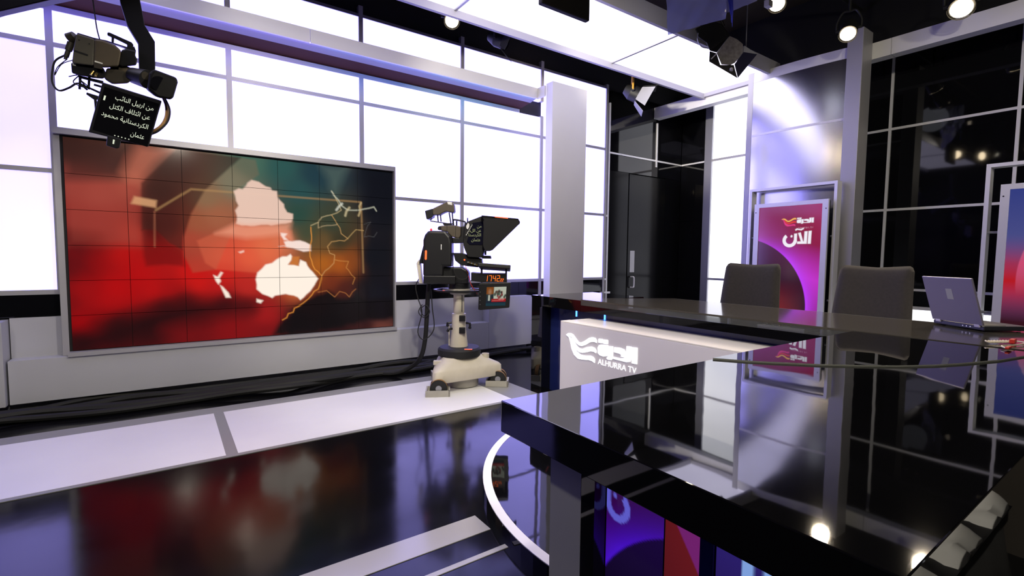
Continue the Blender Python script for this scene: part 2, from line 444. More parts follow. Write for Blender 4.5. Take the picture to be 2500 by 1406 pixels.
# --- ceiling light box
lb = thing('ceiling_light_box', 'long white back-lit panel in a slim metal frame hung from the ceiling', 'light panel', (3, 3.7, 3.5))
for (x0, x1) in ((-1.8, .19), (.20, 2.275), (2.285, 4.37), (4.385, 6.22)):
    B('diffuser', 'lit_ceiling', lb, (x0, x1, 3.21, 4.20, 3.50, 3.53))
for y0, y1 in ((4.20, 4.235), (3.175, 3.21)):
    B('frame_rail', 'frame_lilac', lb, (-1.8, 6.25, y0, y1, 3.43, 3.60))
B('frame_rail', 'frame_lilac', lb, (6.22, 6.25, 3.21, 4.20, 3.45, 3.60))
for x in (.195, 2.28, 4.378): B('joint_bar', 'alu_dark', lb, (x-.012, x+.012, 3.21, 4.20, 3.485, 3.50))
B('back_box', 'matte_black', lb, (-1.8, 6.22, 3.21, 4.20, 3.535, 3.62))
for x in (-1.0, 1.2, 3.4, 5.6):
    for y in (3.25, 4.16): MB().cyl((x, y, 3.6), (x, y, ZC), .006, n=6).build('hanger_wire', 'alu_dark', lb)
CTRL = [(0.0085, 0.0321, 60, 35, 30), (0.0807, 0.0173, 75, 45, 38), (0.1308, 0.0862, 100, 62, 55), (0.0196, 0.2051, 150, 70, 62), (0.0759, 0.2519, 170, 85, 72), (0.1489, 0.203, 185, 100, 80), (0.0087, 0.3673, 140, 50, 45), (0.073, 0.3936, 150, 50, 45), (0.1528, 0.4286, 190, 60, 45), (0.0064, 0.4753, 85, 15, 18), (0.0714, 0.4726, 130, 25, 22), (0.0114, 0.5914, 80, 8, 15), (0.069, 0.5916, 140, 15, 15), (0.1299, 0.5511, 195, 25, 20), (0.1615, 0.6328, 190, 15, 15), (0.1064, 0.7128, 200, 12, 15), (0.0467, 0.7259, 150, 10, 14), (0.0074, 0.7788, 110, 10, 14), (0.0854, 0.7601, 180, 10, 12), (0.0245, 0.867, 160, 0, 5), (0.0636, 0.8549, 120, 5, 8), (0.0147, 0.9689, 50, 8, 10), (0.1029, 0.8914, 58, 10, 12), (0.1858, 0.9256, 60, 10, 12), (0.1982, 0.7169, 190, 14, 15), (0.242, 0.7189, 170, 14, 15), (0.2315, 0.8117, 75, 12, 15), (0.3023, 0.6351, 205, 22, 18), (0.3247, 0.6878, 205, 25, 20), (0.3719, 0.7248, 185, 25, 25), (0.3951, 0.8064, 95, 12, 15), (0.3214, 0.8976, 85, 12, 15), (0.2768, 0.7893, 90, 12, 15), (0.4179, 0.953, 135, 15, 18), (0.5214, 0.9746, 120, 15, 18), (0.5224, 0.8903, 175, 32, 32), (0.4601, 0.8385, 110, 18, 20), (0.467, 0.7108, 190, 45, 38), (0.2441, 0.0909, 85, 62, 52), (0.2201, 0.2181, 72, 42, 33), (0.239, 0.3821, 105, 25, 20), (0.1957, 0.3851, 80, 18, 16), (0.2361, 0.5498, 175, 18, 16), (0.4293, 0.1476, 120, 130, 110), (0.3553, 0.2442, 140, 115, 85), (0.3204, 0.3764, 165, 85, 55), (0.3051, 0.4631, 185, 55, 40), (0.3778, 0.3288, 175, 100, 70), (0.4812, 0.0332, 70, 110, 95), (0.5867, 0.0332, 48, 92, 88), (0.6408, 0.165, 45, 85, 85), (0.6993, 0.062, 35, 65, 75), (0.7592, 0.0042, 40, 60, 70), (0.6393, 0.3069, 45, 80, 70), (0.667, 0.4003, 70, 80, 60), (0.7564, 0.3462, 60, 70, 55), (0.7863, 0.4434, 60, 58, 40), (0.7253, 0.4458, 110, 85, 50), (0.724, 0.5929, 180, 105, 32), (0.7851, 0.593, 180, 95, 30), (0.8294, 0.5627, 140, 75, 30), (0.7534, 0.6922, 120, 50, 25), (0.8027, 0.7443, 80, 30, 20), (0.7831, 0.8441, 40, 18, 18), (0.6919, 0.8374, 70, 22, 18), (0.6348, 0.7367, 210, 110, 60), (0.6328, 0.9298, 30, 12, 15), (0.7513, 0.942, 20, 12, 18), (0.9172, 0.0284, 22, 28, 38), (0.9496, 0.2292, 18, 22, 32), (0.9143, 0.5414, 15, 18, 28), (0.9464, 0.8563, 14, 15, 25), (0.8799, 0.7478, 25, 15, 20), (0.9458, 0.978, 115, 65, 55), (0.8784, 0.9916, 60, 25, 25), (0.7507, 1.0123, 60, 18, 18), (0.6318, 1.0171, 30, 10, 12), (0.3989, 0.5478, 215, 70, 50), (0.4743, 0.5469, 225, 90, 60), (0.3976, 0.6367, 205, 35, 28), (0.5272, 0.5093, 225, 115, 75), (0.5819, 0.4517, 215, 125, 90)]
SHAPES = [(0.6, (165, 72, 60), 0.015, [(0.0011, 0.2039), (0.0889, 0.1875), (0.1783, 0.1828), (0.1751, 0.4192), (0.1766, 0.5012), (0.0708, 0.5003), (0.0002, 0.5025)]), (0.7, (66, 40, 34), 0.02, [(0.0, 0.0), (0.1775, -0.0025), (0.1463, 0.1233), (0.1331, 0.1732), (0.0013, 0.1924)]), (0.45, (168, 12, 15), 0.03, [(0.0016, 0.5218), (0.1765, 0.5053), (0.179, 0.7161), (0.1717, 0.7655), (0.0641, 0.8309), (0.0024, 0.8333)]), (0.6, (85, 10, 15), 0.04, [(-0.0046, 0.4681), (0.0558, 0.4733), (0.0487, 0.631), (0.0012, 0.6302)]), (0.82, (36, 9, 11), 0.035, [(-0.0011, 0.9998), (0.0039, 0.9437), (0.0749, 0.8843), (0.1878, 0.8167), (0.277, 0.7807), (0.4004, 0.7798), (0.4864, 0.8129), (0.4859, 0.8498), (0.3215, 0.8888), (0.1854, 0.9508), (0.1086, 1.0167)]), (0.45, (140, 16, 20), 0.04, [(0.2294, 0.9308), (0.3695, 0.8847), (0.539, 0.8542), (0.5766, 0.9144), (0.5426, 1.0055), (0.2731, 1.0141)]), (0.88, (14, 17, 26), 0.03, [(0.8879, 0.0027), (1.0126, -0.0124), (1.0087, 0.947), (0.882, 0.9451)]), (0.55, (205, 120, 95), 0.02, [(0.1733, 0.0024), (0.2632, 0.0048), (0.2182, 0.0871), (0.187, 0.1654), (0.176, 0.1912), (0.1454, 0.1714), (0.1337, 0.1413), (0.1515, 0.0666)]), (0.3, (150, 110, 82), 0.004, [(0.4562, 0.0066), (0.4055, 0.0986), (0.3465, 0.2021), (0.3073, 0.3261), (0.2848, 0.4469), (0.2854, 0.5492), (0.3069, 0.6352), (0.3735, 0.6186), (0.4361, 0.3684), (0.4312, 0.1915), (0.4876, 0.1242), (0.5114, 0.091), (0.502, 0.0116)]), (0.72, (66, 36, 28), 0.004, [(0.179, 0.1868), (0.2, 0.1472), (0.272, 0.003), (0.4562, 0.0066), (0.4055, 0.0986), (0.3465, 0.2021), (0.3073, 0.3261), (0.2848, 0.4469), (0.2814, 0.5151), (0.2461, 0.4823), (0.2123, 0.4171), (0.176, 0.4192)]), (0.45, (60, 10, 10), 0.006, [(0.176, 0.4192), (0.2123, 0.4171), (0.2461, 0.4823), (0.2814, 0.5151), (0.2845, 0.6006), (0.2353, 0.5919), (0.1832, 0.6001), (0.1778, 0.5505)]), (0.75, (222, 170, 125), 0.004, [(0.1603, 0.2539), (0.2171, 0.2679), (0.2143, 0.3053), (0.1513, 0.2912)]), (0.3, (235, 120, 85), 0.004, [(0.3212, 0.4667), (0.4361, 0.3684), (0.6158, 0.3936), (0.6152, 0.4504), (0.5813, 0.508), (0.5641, 0.5738), (0.4965, 0.6383), (0.3735, 0.6186), (0.3429, 0.5834)]), (0.92, (238, 205, 188), 0.003, [(0.4312, 0.1915), (0.4469, 0.1747), (0.4585, 0.1774), (0.4693, 0.1599), (0.4748, 0.1415), (0.4876, 0.1242), (0.5108, 0.1317), (0.5258, 0.1476), (0.5316, 0.1533), (0.5474, 0.1585), (0.5526, 0.1716), (0.5688, 0.1741), (0.5699, 0.2051), (0.5737, 0.2197), (0.5897, 0.2458), (0.591, 0.2651), (0.6003, 0.2914), (0.6197, 0.2991), (0.6193, 0.326), (0.6135, 0.3467), (0.594, 0.3562), (0.5775, 0.3586), (0.5658, 0.3637), (0.5469, 0.3704), (0.5363, 0.3662), (0.5163, 0.3682), (0.5048, 0.3721), (0.493, 0.3764), (0.4812, 0.378), (0.4664, 0.3753), (0.4533, 0.377), (0.4361, 0.3684), (0.4389, 0.3474), (0.4393, 0.328), (0.4346, 0.2973), (0.445, 0.2697), (0.4379, 0.2438), (0.4362, 0.2209)]), (0.65, (240, 165, 135), 0.012, [(0.4361, 0.3684), (0.4664, 0.3753), (0.5775, 0.3586), (0.6135, 0.3467), (0.6074, 0.3941), (0.6152, 0.4504), (0.5986, 0.4416), (0.5768, 0.4192), (0.5228, 0.4358), (0.4654, 0.4475), (0.3764, 0.4251)]), (0.95, (250, 225, 215), 0.003, [(0.5769, 0.4099), (0.5989, 0.4134), (0.5904, 0.4326), (0.6012, 0.4509), (0.5874, 0.4515), (0.5775, 0.4252)]), (0.95, (250, 228, 218), 0.003, [(0.5705, 0.4895), (0.5926, 0.4842), (0.5873, 0.4609), (0.6009, 0.4548), (0.6151, 0.4579), (0.6283, 0.4532), (0.6422, 0.4515), (0.6606, 0.46), (0.6807, 0.4766), (0.6804, 0.5105), (0.6543, 0.5158), (0.6372, 0.5067), (0.6175, 0.4976), (0.598, 0.4934), (0.5854, 0.4846)]), (0.9, (250, 220, 205), 0.003, [(0.4415, 0.5221), (0.4579, 0.5127), (0.4578, 0.5218), (0.4465, 0.5292)]), (1, (255, 242, 228), 0.003, [(0.4991, 0.6384), (0.5135, 0.6166), (0.5261, 0.5925), (0.5477, 0.5832), (0.5626, 0.5623), (0.5658, 0.5593), (0.5808, 0.5456), (0.5959, 0.5449), (0.6087, 0.531), (0.6142, 0.5451), (0.6117, 0.5668), (0.5997, 0.5926), (0.6189, 0.5924), (0.6362, 0.6004), (0.6423, 0.5639), (0.6623, 0.5783), (0.6671, 0.5996), (0.6764, 0.6219), (0.6854, 0.6362), (0.6986, 0.6637), (0.7053, 0.676), (0.6947, 0.7046), (0.6922, 0.7136), (0.6811, 0.7388), (0.6759, 0.7515), (0.6615, 0.7705), (0.6515, 0.7886), (0.6398, 0.8026), (0.6312, 0.785), (0.6173, 0.7742), (0.6013, 0.769), (0.5894, 0.7631), (0.5728, 0.767), (0.5545, 0.7712), (0.5453, 0.7842), (0.533, 0.7725), (0.5134, 0.759), (0.4953, 0.7304), (0.4963, 0.7049), (0.4934, 0.675)]), (0.9, (205, 125, 60), 0.003, [(0.6142, 0.5451), (0.6396, 0.5448), (0.6358, 0.5783), (0.6362, 0.6004), (0.6212, 0.5953), (0.6025, 0.5926), (0.6125, 0.5628)]), (1, (250, 235, 220), 0.003, [(0.4946, 0.7857), (0.5156, 0.7964), (0.5074, 0.8125), (0.4944, 0.8042)]), (1, (250, 235, 220), 0.003, [(0.3658, 0.6494), (0.3777, 0.6585), (0.3878, 0.6321), (0.3937, 0.6366), (0.3835, 0.6649), (0.3871, 0.681), (0.3795, 0.6985), (0.3725, 0.6805)]), (1, (250, 235, 220), 0.003, [(0.3844, 0.7031), (0.3925, 0.7123), (0.3994, 0.7271), (0.4089, 0.7457), (0.4154, 0.7736), (0.4005, 0.7727), (0.3912, 0.7346)]), (0.45, (100, 120, 110), 0.02, [(0.7175, 0.0016), (0.8209, -0.0062), (0.7857, 0.1271), (0.7761, 0.1774), (0.7521, 0.1315), (0.7465, 0.0838)]), (0.94, (16, 9, 11), 0.01, [(0.5766, 0.9144), (0.5933, 0.9013), (0.607, 0.8807), (0.615, 0.8528), (0.6338, 0.8331), (0.6535, 0.8127), (0.6656, 0.7998), (0.6825, 0.7901), (0.6985, 0.7739), (0.7173, 0.7692), (0.7407, 0.7514), (0.7588, 0.7715), (0.771, 0.803), (0.7878, 0.8101), (0.8149, 0.8058), (0.8359, 0.7876), (0.8473, 0.7565), (0.8637, 0.786), (0.8796, 0.8098), (0.9025, 0.819), (0.926, 0.8094), (0.9418, 0.8081), (0.9611, 0.8076), (0.9847, 0.8182), (1.0092, 0.8179), (1.0073, 0.8468), (1.0126, 0.8824), (1.0068, 0.9142), (1.0087, 0.947), (0.9918, 0.9398), (0.9671, 0.9542), (0.9373, 0.9528), (0.9195, 0.9502), (0.8945, 0.9414), (0.8787, 0.9499), (0.8536, 0.9602), (0.8395, 0.9704), (0.8121, 0.9664), (0.7927, 0.9796), (0.7677, 0.9847), (0.7509, 0.9872), (0.728, 0.9954), (0.7105, 0.9874), (0.6974, 0.9987), (0.677, 1.0001), (0.6615, 0.9922), (0.6419, 0.9914), (0.6225, 0.9922), (0.6109, 1.0075), (0.5894, 0.9938), (0.5799, 1.0037), (0.5582, 1.0), (0.5426, 1.0055), (0.5535, 0.9741), (0.5612, 0.9509)])]
STROKES = [(0.45, (190, 150, 100), 0.0047, [(0.214, 0.3177), (0.3094, 0.1983), (0.8704, 0.2016), (0.8773, 0.6446)]), (0.35, (190, 120, 90), 0.0037, [(0.2104, 0.3263), (0.2073, 0.5003)]), (0.9, (240, 160, 70), 0.0037, [(0.6817, 0.3706), (0.6819, 0.3937), (0.684, 0.4217), (0.6839, 0.4475), (0.678, 0.4826), (0.6765, 0.5139), (0.6771, 0.5444), (0.6832, 0.5718), (0.6864, 0.5967), (0.694, 0.622), (0.7058, 0.6367), (0.7174, 0.6616), (0.7152, 0.6834), (0.7107, 0.716), (0.7047, 0.7398), (0.6894, 0.7536), (0.6815, 0.7743), (0.6688, 0.7966), (0.6497, 0.8213), (0.6337, 0.8379), (0.6187, 0.8484), (0.6142, 0.8715), (0.5971, 0.8788), (0.5915, 0.9019), (0.5766, 0.9144)]), (0.75, (215, 195, 150), 0.0032, [(0.6818, 0.3609), (0.7084, 0.3398), (0.7206, 0.3098), (0.7396, 0.2989), (0.7568, 0.2921), (0.7781, 0.2776), (0.7939, 0.2593), (0.7819, 0.2161), (0.7747, 0.1949), (0.768, 0.1704), (0.758, 0.1502)]), (0.75, (215, 170, 110), 0.0032, [(0.7568, 0.2921), (0.7648, 0.3122), (0.7778, 0.3447), (0.7876, 0.3668), (0.7928, 0.4033), (0.8176, 0.432), (0.8049, 0.4476), (0.7853, 0.4453), (0.7707, 0.4507), (0.7554, 0.4545), (0.74, 0.4845), (0.7488, 0.5237), (0.767, 0.5333), (0.7635, 0.583), (0.7454, 0.6138), (0.7297, 0.6323), (0.7174, 0.6616)]), (0.7, (215, 150, 80), 0.0032, [(0.7668, 0.5631), (0.7809, 0.5687), (0.8001, 0.572), (0.8198, 0.5729), (0.81, 0.6132), (0.8191, 0.6275), (0.832, 0.6607), (0.8446, 0.6746), (0.8347, 0.7151)]), (0.7, (200, 130, 70), 0.0032, [(0.7045, 0.7595), (0.7347, 0.7511), (0.7469, 0.768), (0.7649, 0.7926), (0.7838, 0.7585), (0.8067, 0.7704), (0.8213, 0.796), (0.8335, 0.7647), (0.8473, 0.7463)]), (0.7, (215, 180, 120), 0.0032, [(0.8176, 0.432), (0.8339, 0.4015), (0.8499, 0.375), (0.879, 0.3784)]), (0.7, (205, 180, 140), 0.0032, [(0.7084, 0.3398), (0.7081, 0.3737), (0.7224, 0.3618), (0.7403, 0.3559), (0.7557, 0.3547), (0.7747, 0.3498), (0.7778, 0.3447)]), (0.8, (200, 200, 180), 0.0053, [(0.758, 0.1502), (0.7672, 0.1737), (0.7821, 0.1964), (0.7972, 0.2342), (0.8189, 0.2569), (0.8449, 0.2559), (0.8636, 0.2528), (0.8787, 0.2452), (0.9027, 0.2365), (0.9228, 0.2267), (0.9327, 0.2514)]), (0.8, (225, 225, 210), 0.0084, [(0.7754, 0.261), (0.7847, 0.2397), (0.7973, 0.2194)]), (0.8, (215, 200, 160), 0.0084, [(0.8092, 0.2927), (0.8139, 0.2647), (0.8253, 0.2414)]), (0.7, (225, 200, 150), 0.0074, [(0.8601, 0.2884), (0.8664, 0.2583), (0.8636, 0.2284), (0.8703, 0.2067)]), (0.35, (130, 130, 130), 0.0026, [(0.8825, 0.3374), (0.9089, 0.3253), (0.8965, 0.3455), (0.8888, 0.3778), (0.882, 0.419), (0.9006, 0.4124), (0.9217, 0.4171), (0.9353, 0.3854)])]
LOGO = [[(2.7526, 0.6125), (2.729, 0.6274), (2.7007, 0.6312), (2.6743, 0.6246), (2.6488, 0.6047), (2.6161, 0.5779), (2.589, 0.577), (2.5496, 0.5954), (2.5068, 0.6232), (2.4729, 0.6329), (2.4451, 0.6308), (2.4304, 0.6149), (2.4324, 0.5983), (2.4509, 0.6028), (2.4762, 0.6002), (2.5016, 0.5921), (2.5443, 0.567), (2.5794, 0.5534), (2.6063, 0.5524), (2.6357, 0.5642), (2.6621, 0.5856), (2.6887, 0.6022), (2.7143, 0.6101)], [(2.6876, 0.5991), (2.6638, 0.5803), (2.6409, 0.552), (2.6103, 0.5328), (2.5743, 0.5324), (2.5264, 0.5531), (2.4836, 0.5642), (2.4497, 0.5605), (2.4324, 0.5422), (2.436, 0.5252), (2.4572, 0.532), (2.4912, 0.5294), (2.5254, 0.5175), (2.5691, 0.5052), (2.6049, 0.5041), (2.6372, 0.5177), (2.6656, 0.5431), (2.6898, 0.5732)], [(2.7526, 0.6112), (2.7189, 0.6043), (2.6998, 0.5974), (2.6897, 0.57), (2.6701, 0.5379), (2.6341, 0.5056), (2.5909, 0.4876), (2.5421, 0.4886), (2.4902, 0.497), (2.4629, 0.4945), (2.4455, 0.4793), (2.4481, 0.4533), (2.4721, 0.4623), (2.5065, 0.464), (2.5677, 0.456), (2.6171, 0.4534), (2.6609, 0.4756), (2.6882, 0.5158), (2.7036, 0.5615), (2.7206, 0.5976)], [(2.4118, 0.6308), (2.376, 0.6336), (2.3727, 0.6306), (2.3736, 0.6079), (2.3783, 0.6047), (2.4093, 0.603), (2.4135, 0.6054), (2.4142, 0.6269)], [(2.3662, 0.6315), (2.3296, 0.6345), (2.3247, 0.6317), (2.3248, 0.6094), (2.3303, 0.6056), (2.3637, 0.6034), (2.3671, 0.6065), (2.3685, 0.6276)], [(2.4088, 0.5851), (2.3885, 0.5924), (2.3238, 0.6002), (2.323, 0.525), (2.3618, 0.5146), (2.3985, 0.5166), (2.417, 0.5296), (2.4199, 0.5683)], [(2.3188, 0.5933), (2.2776, 0.598), (2.2769, 0.5283), (2.2106, 0.5274), (2.163, 0.5415), (2.1583, 0.6186), (2.1174, 0.6211), (2.1161, 0.5415), (2.1261, 0.5211), (2.1548, 0.513), (2.2404, 0.5134), (2.2788, 0.5152), (2.29, 0.5026), (2.3214, 0.4999), (2.3351, 0.5075), (2.3182, 0.5246)], [(2.2659, 0.5941), (2.213, 0.5985), (2.1772, 0.5929), (2.1641, 0.5725), (2.1631, 0.5427), (2.2051, 0.5409), (2.2026, 0.5545), (2.2192, 0.5591), (2.2664, 0.561)], [(2.1102, 0.6189), (2.0682, 0.6212), (2.0687, 0.5157), (2.1116, 0.5143)]]

# ------------------------------------------------------------------ pictures on the displays
screenmat('screen_wall', 1.0); MATS['screen_wall'].node_tree.nodes['Principled BSDF'].inputs['Specular IOR Level'].default_value = .12; screenmat('screen_totem', 1.0); screenmat('screen_small', 1.0)
def lin(c):
    c = np.asarray(c, float)/255.0
    return np.where(c <= .04045, c/12.92, ((c+.055)/1.055)**2.4)
def poly_mask(S, T, pts, blur, ax=1.0):
    """soft inside mask of a polygon: signed distance / blur"""
    P = np.array(pts, float); inside = np.zeros(S.shape, bool); d = np.full(S.shape, 9.0)
    n = len(P)
    for i in range(n):
        x0, y0 = P[i]; x1, y1 = P[(i+1) % n]
        c = ((y0 > T) != (y1 > T))
        with np.errstate(divide='ignore', invalid='ignore'):
            xi = (x1-x0)*(T-y0)/(y1-y0)+x0
        inside ^= c & (S < xi)
        d = np.minimum(d, seg_dist(S, T, x0, y0, x1, y1, ax))
    sd = np.where(inside, d, -d)
    return np.clip(sd/blur*.5+.5, 0, 1)
def seg_dist(S, T, x0, y0, x1, y1, ax):
    px = S-x0; py = (T-y0)/ax; dx = x1-x0; dy = (y1-y0)/ax
    L = dx*dx+dy*dy+1e-12; h = np.clip((px*dx+py*dy)/L, 0, 1)
    return np.hypot(px-dx*h, py-dy*h)
def mix(img, col, a):
    return img*(1-a[..., None])+lin(col)*a[..., None]

def newswall_picture(S, T):
    ax = 1.58
    P = np.array([(c[0], c[1]) for c in CTRL]); V = np.sqrt(lin(np.array([c[2:] for c in CTRL])))
    num = np.zeros(S.shape+(3,)); den = np.zeros(S.shape)
    for (x, y), v in zip(P, V):
        d2 = (S-x)**2+((T-y)/ax)**2
        wgt = 1/(d2+.0010)**1.8
        num += wgt[..., None]*v; den += wgt
    img = (num/den[..., None])**2
    for k, (a, c, b, pts) in enumerate(SHAPES[:13]): img = mix(img, c, a*poly_mask(S, T, pts, b, ax))
    a, c, wd, pts = STROKES[0]
    for q in STROKES[:2]:
        d = np.min([seg_dist(S, T, *q[3][i], *q[3][i+1], ax) for i in range(len(q[3])-1)], axis=0)
        img = mix(img, q[1], q[0]*np.clip(1.4-d/q[2]*1.2, 0, 1))
    for (a, c, b, pts) in SHAPES[13:]: img = mix(img, c, a*poly_mask(S, T, pts, b, ax))
    for q in STROKES[2:]:
        d = np.min([seg_dist(S, T, *q[3][i], *q[3][i+1], ax) for i in range(len(q[3])-1)], axis=0)
        img = mix(img, q[1], .85*q[0]*np.clip(1.2-d/q[2]*1.5, 0, 1))
    img *= (1+.035*np.sin(S*900)[..., None]*np.sin(T*570)[..., None])
    return np.clip(img, 0, 4)**1.10

# brand mark in unit coordinates (x right, y down), reused small on the tall displays
def unit_logo(polys):
    ys = [p[0] for q in polys for p in q]; zs = [p[1] for q in polys for p in q]
    y1, y0, z1, z0 = max(ys), min(ys), max(zs), min(zs); k = 1/(y1-y0)
    return [[((y1-p[0])*k, (z1-p[1])*k) for p in q] for q in polys]
UL = unit_logo(LOGO)
WORD_AL = [  # the stacked programme title in unit coordinates of the display width
    [(.811, .418), (.857, .415), (.852, .62), (.806, .62)],
    [(.75, .422), (.796, .42), (.792, .62), (.645, .62), (.642, .582), (.70, .58), (.652, .447), (.692, .437), (.735, .58), (.746, .58)],
    [(.604, .388), (.63, .370), (.69, .384), (.735, .362), (.738, .384), (.70, .405), (.64, .394), (.612, .408)],
    [(.535, .492), (.55, .474), (.57, .488), (.562, .512), (.54, .512)],
    [(.592, .455), (.638, .452), (.638, .57), (.615, .61), (.592, .58)],
]
def tri_mask(S, T, vs, fs):
    m_ = np.zeros(S.shape, bool)
    for f in fs:
        a, b, c = [vs[i] for i in f[:3]]
        den = (b[1]-c[1])*(a[0]-c[0])+(c[0]-b[0])*(a[1]-c[1])
        if abs(den) < 1e-12: continue
        l1 = ((b[1]-c[1])*(S-c[0])+(c[0]-b[0])*(T-c[1]))/den; l2 = ((c[1]-a[1])*(S-c[0])+(a[0]-c[0])*(T-c[1]))/den
        m_ |= (l1 >= 0) & (l2 >= 0) & (l1+l2 <= 1)
    return m_*1.0
CAP_V, CAP_F, CAP_W = text_polys('ALHURRA TV', 1.0, .01)
def totem_picture(S, T):
    A = 1.77                                  # height / width
    x = S; y = T*A
    top = lin((128, 28, 62)); img = np.ones(S.shape+(3,))*top
    img = mix(img, (150, 62, 128), np.clip(1-np.hypot(x+.05, (y-.62)/.9)/.75, 0, 1)*.9)
    img = mix(img, (150, 22, 60), np.clip((x-.45)/.5, 0, 1)*np.clip(1.2-y, 0, 1)*.8)
    img = mix(img, (196, 50, 190), np.clip(1-np.abs(y-1.15-.25*(x-.75))/.55, 0, 1)*np.clip((x-.25)/.55, 0, 1)*.9)
    r = np.hypot(x+.35, y-1.67); rr = r-1.165
    glow = np.exp(-np.clip(rr, 0, 9)/.13)*np.clip((y-.35)/.5, .25, 1)
    img = mix(img, (190, 62, 255), np.clip(glow, 0, 1)*.95)
    ins = np.clip(-rr/.012+.5, 0, 1)
    dark = np.ones_like(img)*lin((48, 20, 40)); dark = mix(dark, (98, 48, 92), np.clip(1-y/1.25, 0, 1)*1.0)
    dark = mix(dark, (112, 24, 30), np.clip((y-1.2)/.5, 0, 1)*np.clip(1-np.abs(x-.42)/.4, 0, 1))
    img = img*(1-ins[..., None])+dark*ins[..., None]
    cols = [(250, 190, 80), (225, 60, 40), (225, 60, 130)]+[(240, 238, 245)]*6
    for q, c in zip(UL, cols):
        img = mix(img, c, poly_mask(x, y, [(.38+px*.50, .20+py*.50) for px, py in q], .006))
    kc = .235/CAP_W
    img = mix(img, (205, 150, 175), .8*tri_mask(x, y, [(.645+p.x*kc, .378-p.y*kc) for p in CAP_V], CAP_F))
    d = np.hypot(x-.525, y-.56); th = np.arctan2(y-.56, x-.525)
    ringm = np.clip((.1-np.abs(d-.088)*3.4)/.02, 0, 1)*(~((th > -2.2) & (th < .0)))
    img = mix(img, (240, 236, 245), np.clip(ringm, 0, 1))
    for q in WORD_AL: img = mix(img, (240, 236, 245), poly_mask(x, y, q, .006))
    return np.clip(img, 0, 2)
def map_picture(S, T):
    img = np.ones(S.shape+(3,))*lin((48, 58, 124)); img = mix(img, (70, 74, 130), np.clip(T*3, 0, 1))
    img = mix(img, (178, 22, 30), np.clip((T-.30)*5, 0, 1)*np.clip(1-np.abs(T-.62)/.35, 0, 1))
    globe = np.clip((.95-np.hypot((S-1.05), (T-.62)*1.5))/.01, 0, 1)
    img = mix(img, (150, 128, 160), globe*np.clip(1.15-T*1.6, 0, 1)); img = mix(img, (205, 70, 110), globe*np.clip(1-np.abs(T-.5)/.2, 0, 1)*.9)
    img = mix(img, (235, 225, 235), poly_mask(S, T, [(.5, .60), (.9, .55), (1.0, .70), (.75, .80), (.55, .72)], .01))
    img = mix(img, (52, 16, 26), np.clip((T-.70)*5, 0, 1))
    return img

# ------------------------------------------------------------------ video wall
vw = thing('video_wall', 'large video wall of tiled screens showing a red and green world map graphic', 'video wall', (.66, 4.98, .40))
X0, X1, Z0, Z1 = -.610, 1.965, .437, 2.058
B('back_frame', 'matte_black', vw, (X0-.03, X1+.012, 5.0, 5.084, .405, 2.10))
B('frame_member', 'alu', vw, (-.66, 1.988, 4.955, 5.084, 2.072, 2.118))
B('frame_member', 'alu', vw, (-.632, 1.988, 4.93, 5.084, .40, .432))
B('frame_member', 'alu', vw, (-.668, -.628, 4.995, 5.084, .402, 2.072))
B('frame_member', 'alu', vw, (1.972, 1.988, 4.955, 5.084, .432, 2.072))
tw, th_ = (X1-X0)/7, (Z1-Z0)/6
for j in range(6):
    for i in range(7):
        g = .0016
        painted_grid('screen_tile', 'screen_wall', vw, (X0+i*tw+g, 4.988, Z1-j*th_-g), (tw-2*g, 0, 0), (0, 0, -(th_-2*g)), 52, 40, newswall_picture, i/7, (i+1)/7, j/6, (j+1)/6)

# ------------------------------------------------------------------ tall displays before the back wall
def totem(y0, y1, label_d, label_f, pic):
    XF = 5.78
    d = thing('tall_display', label_d, 'display', (XF+.05, (y0+y1)/2, .06), group=None)
    zt, zb = 1.845, .50
    w_ = .058
    B('stand_foot', 'alu_dark', d, (XF-.02, XF+.16, y0+.06, y1-.06, .0, .03))
    B('stand_post', 'alu_dark', d, (XF+.03, XF+.09, y0+.2, y0+.26, .03, zb+.1), (XF+.03, XF+.09, y1-.26, y1-.2, .03, zb+.1))
    B('casing', 'matte_black', d, (XF+.012, XF+.075, y0+.01, y1-.01, zb+.01, zt-.01))
    B('bezel', 'alu_bright', d, (XF, XF+.03, y0, y0+w_, zb, zt)); B('bezel', 'alu_bright', d, (XF, XF+.03, y1-w_, y1, zb, zt))
    B('bezel', 'alu_bright', d, (XF, XF+.03, y0+w_, y1-w_, zt-.045, zt)); B('bezel', 'alu_bright', d, (XF, XF+.03, y0+w_, y1-w_, zb, zb+.07))
    painted_grid('screen', 'screen_totem', d, (XF+.009, y1-w_, zt-.045), (0, -(y1-y0-2*w_), 0), (0, 0, -(zt-.045-zb-.07)), 180, 320, pic)
    for yy in (y0+.02, y1-.02): MB().cyl((XF-.003, yy, zt-.1), (XF+.001, yy, zt-.1), .006, n=10).build('screw', 'matte_black', d)
    f = thing('display_hoop', label_f, 'frame', (XF+.15, (y0+y1)/2, 0))
    a, b, t, zt2 = y0-.045, y1+.115, .03, 2.04
    XG = XF+.085
    B('upright', 'alu_bright', f, (XG, XG+.11, a, a+t, 0, zt2-t)); B('upright', 'alu_bright', f, (XG, XG+.11, b-t, b, 0, zt2-t))
    B('top_bar', 'alu_bright', f, (XG, XG+.11, a, b, zt2-t, zt2))
    for z in (.75, 1.45):
        for (p, q) in ((a+t, y0+.01), (y1-.01, b-t)): MB().cyl((XG+.03, p, z), (XG+.03, q, z), .011, n=10).build('stand_off', 'alu_dark', f)
    return d
totem(2.362, 3.165, 'tall framed display with purple arc and white title, left of the laptop', 'slim silver hoop around the purple title display', totem_picture)
totem(.245, 1.043, 'tall framed display showing the blue and red map, behind the laptop at the right edge', 'slim silver hoop around the map display at the right edge', map_picture)

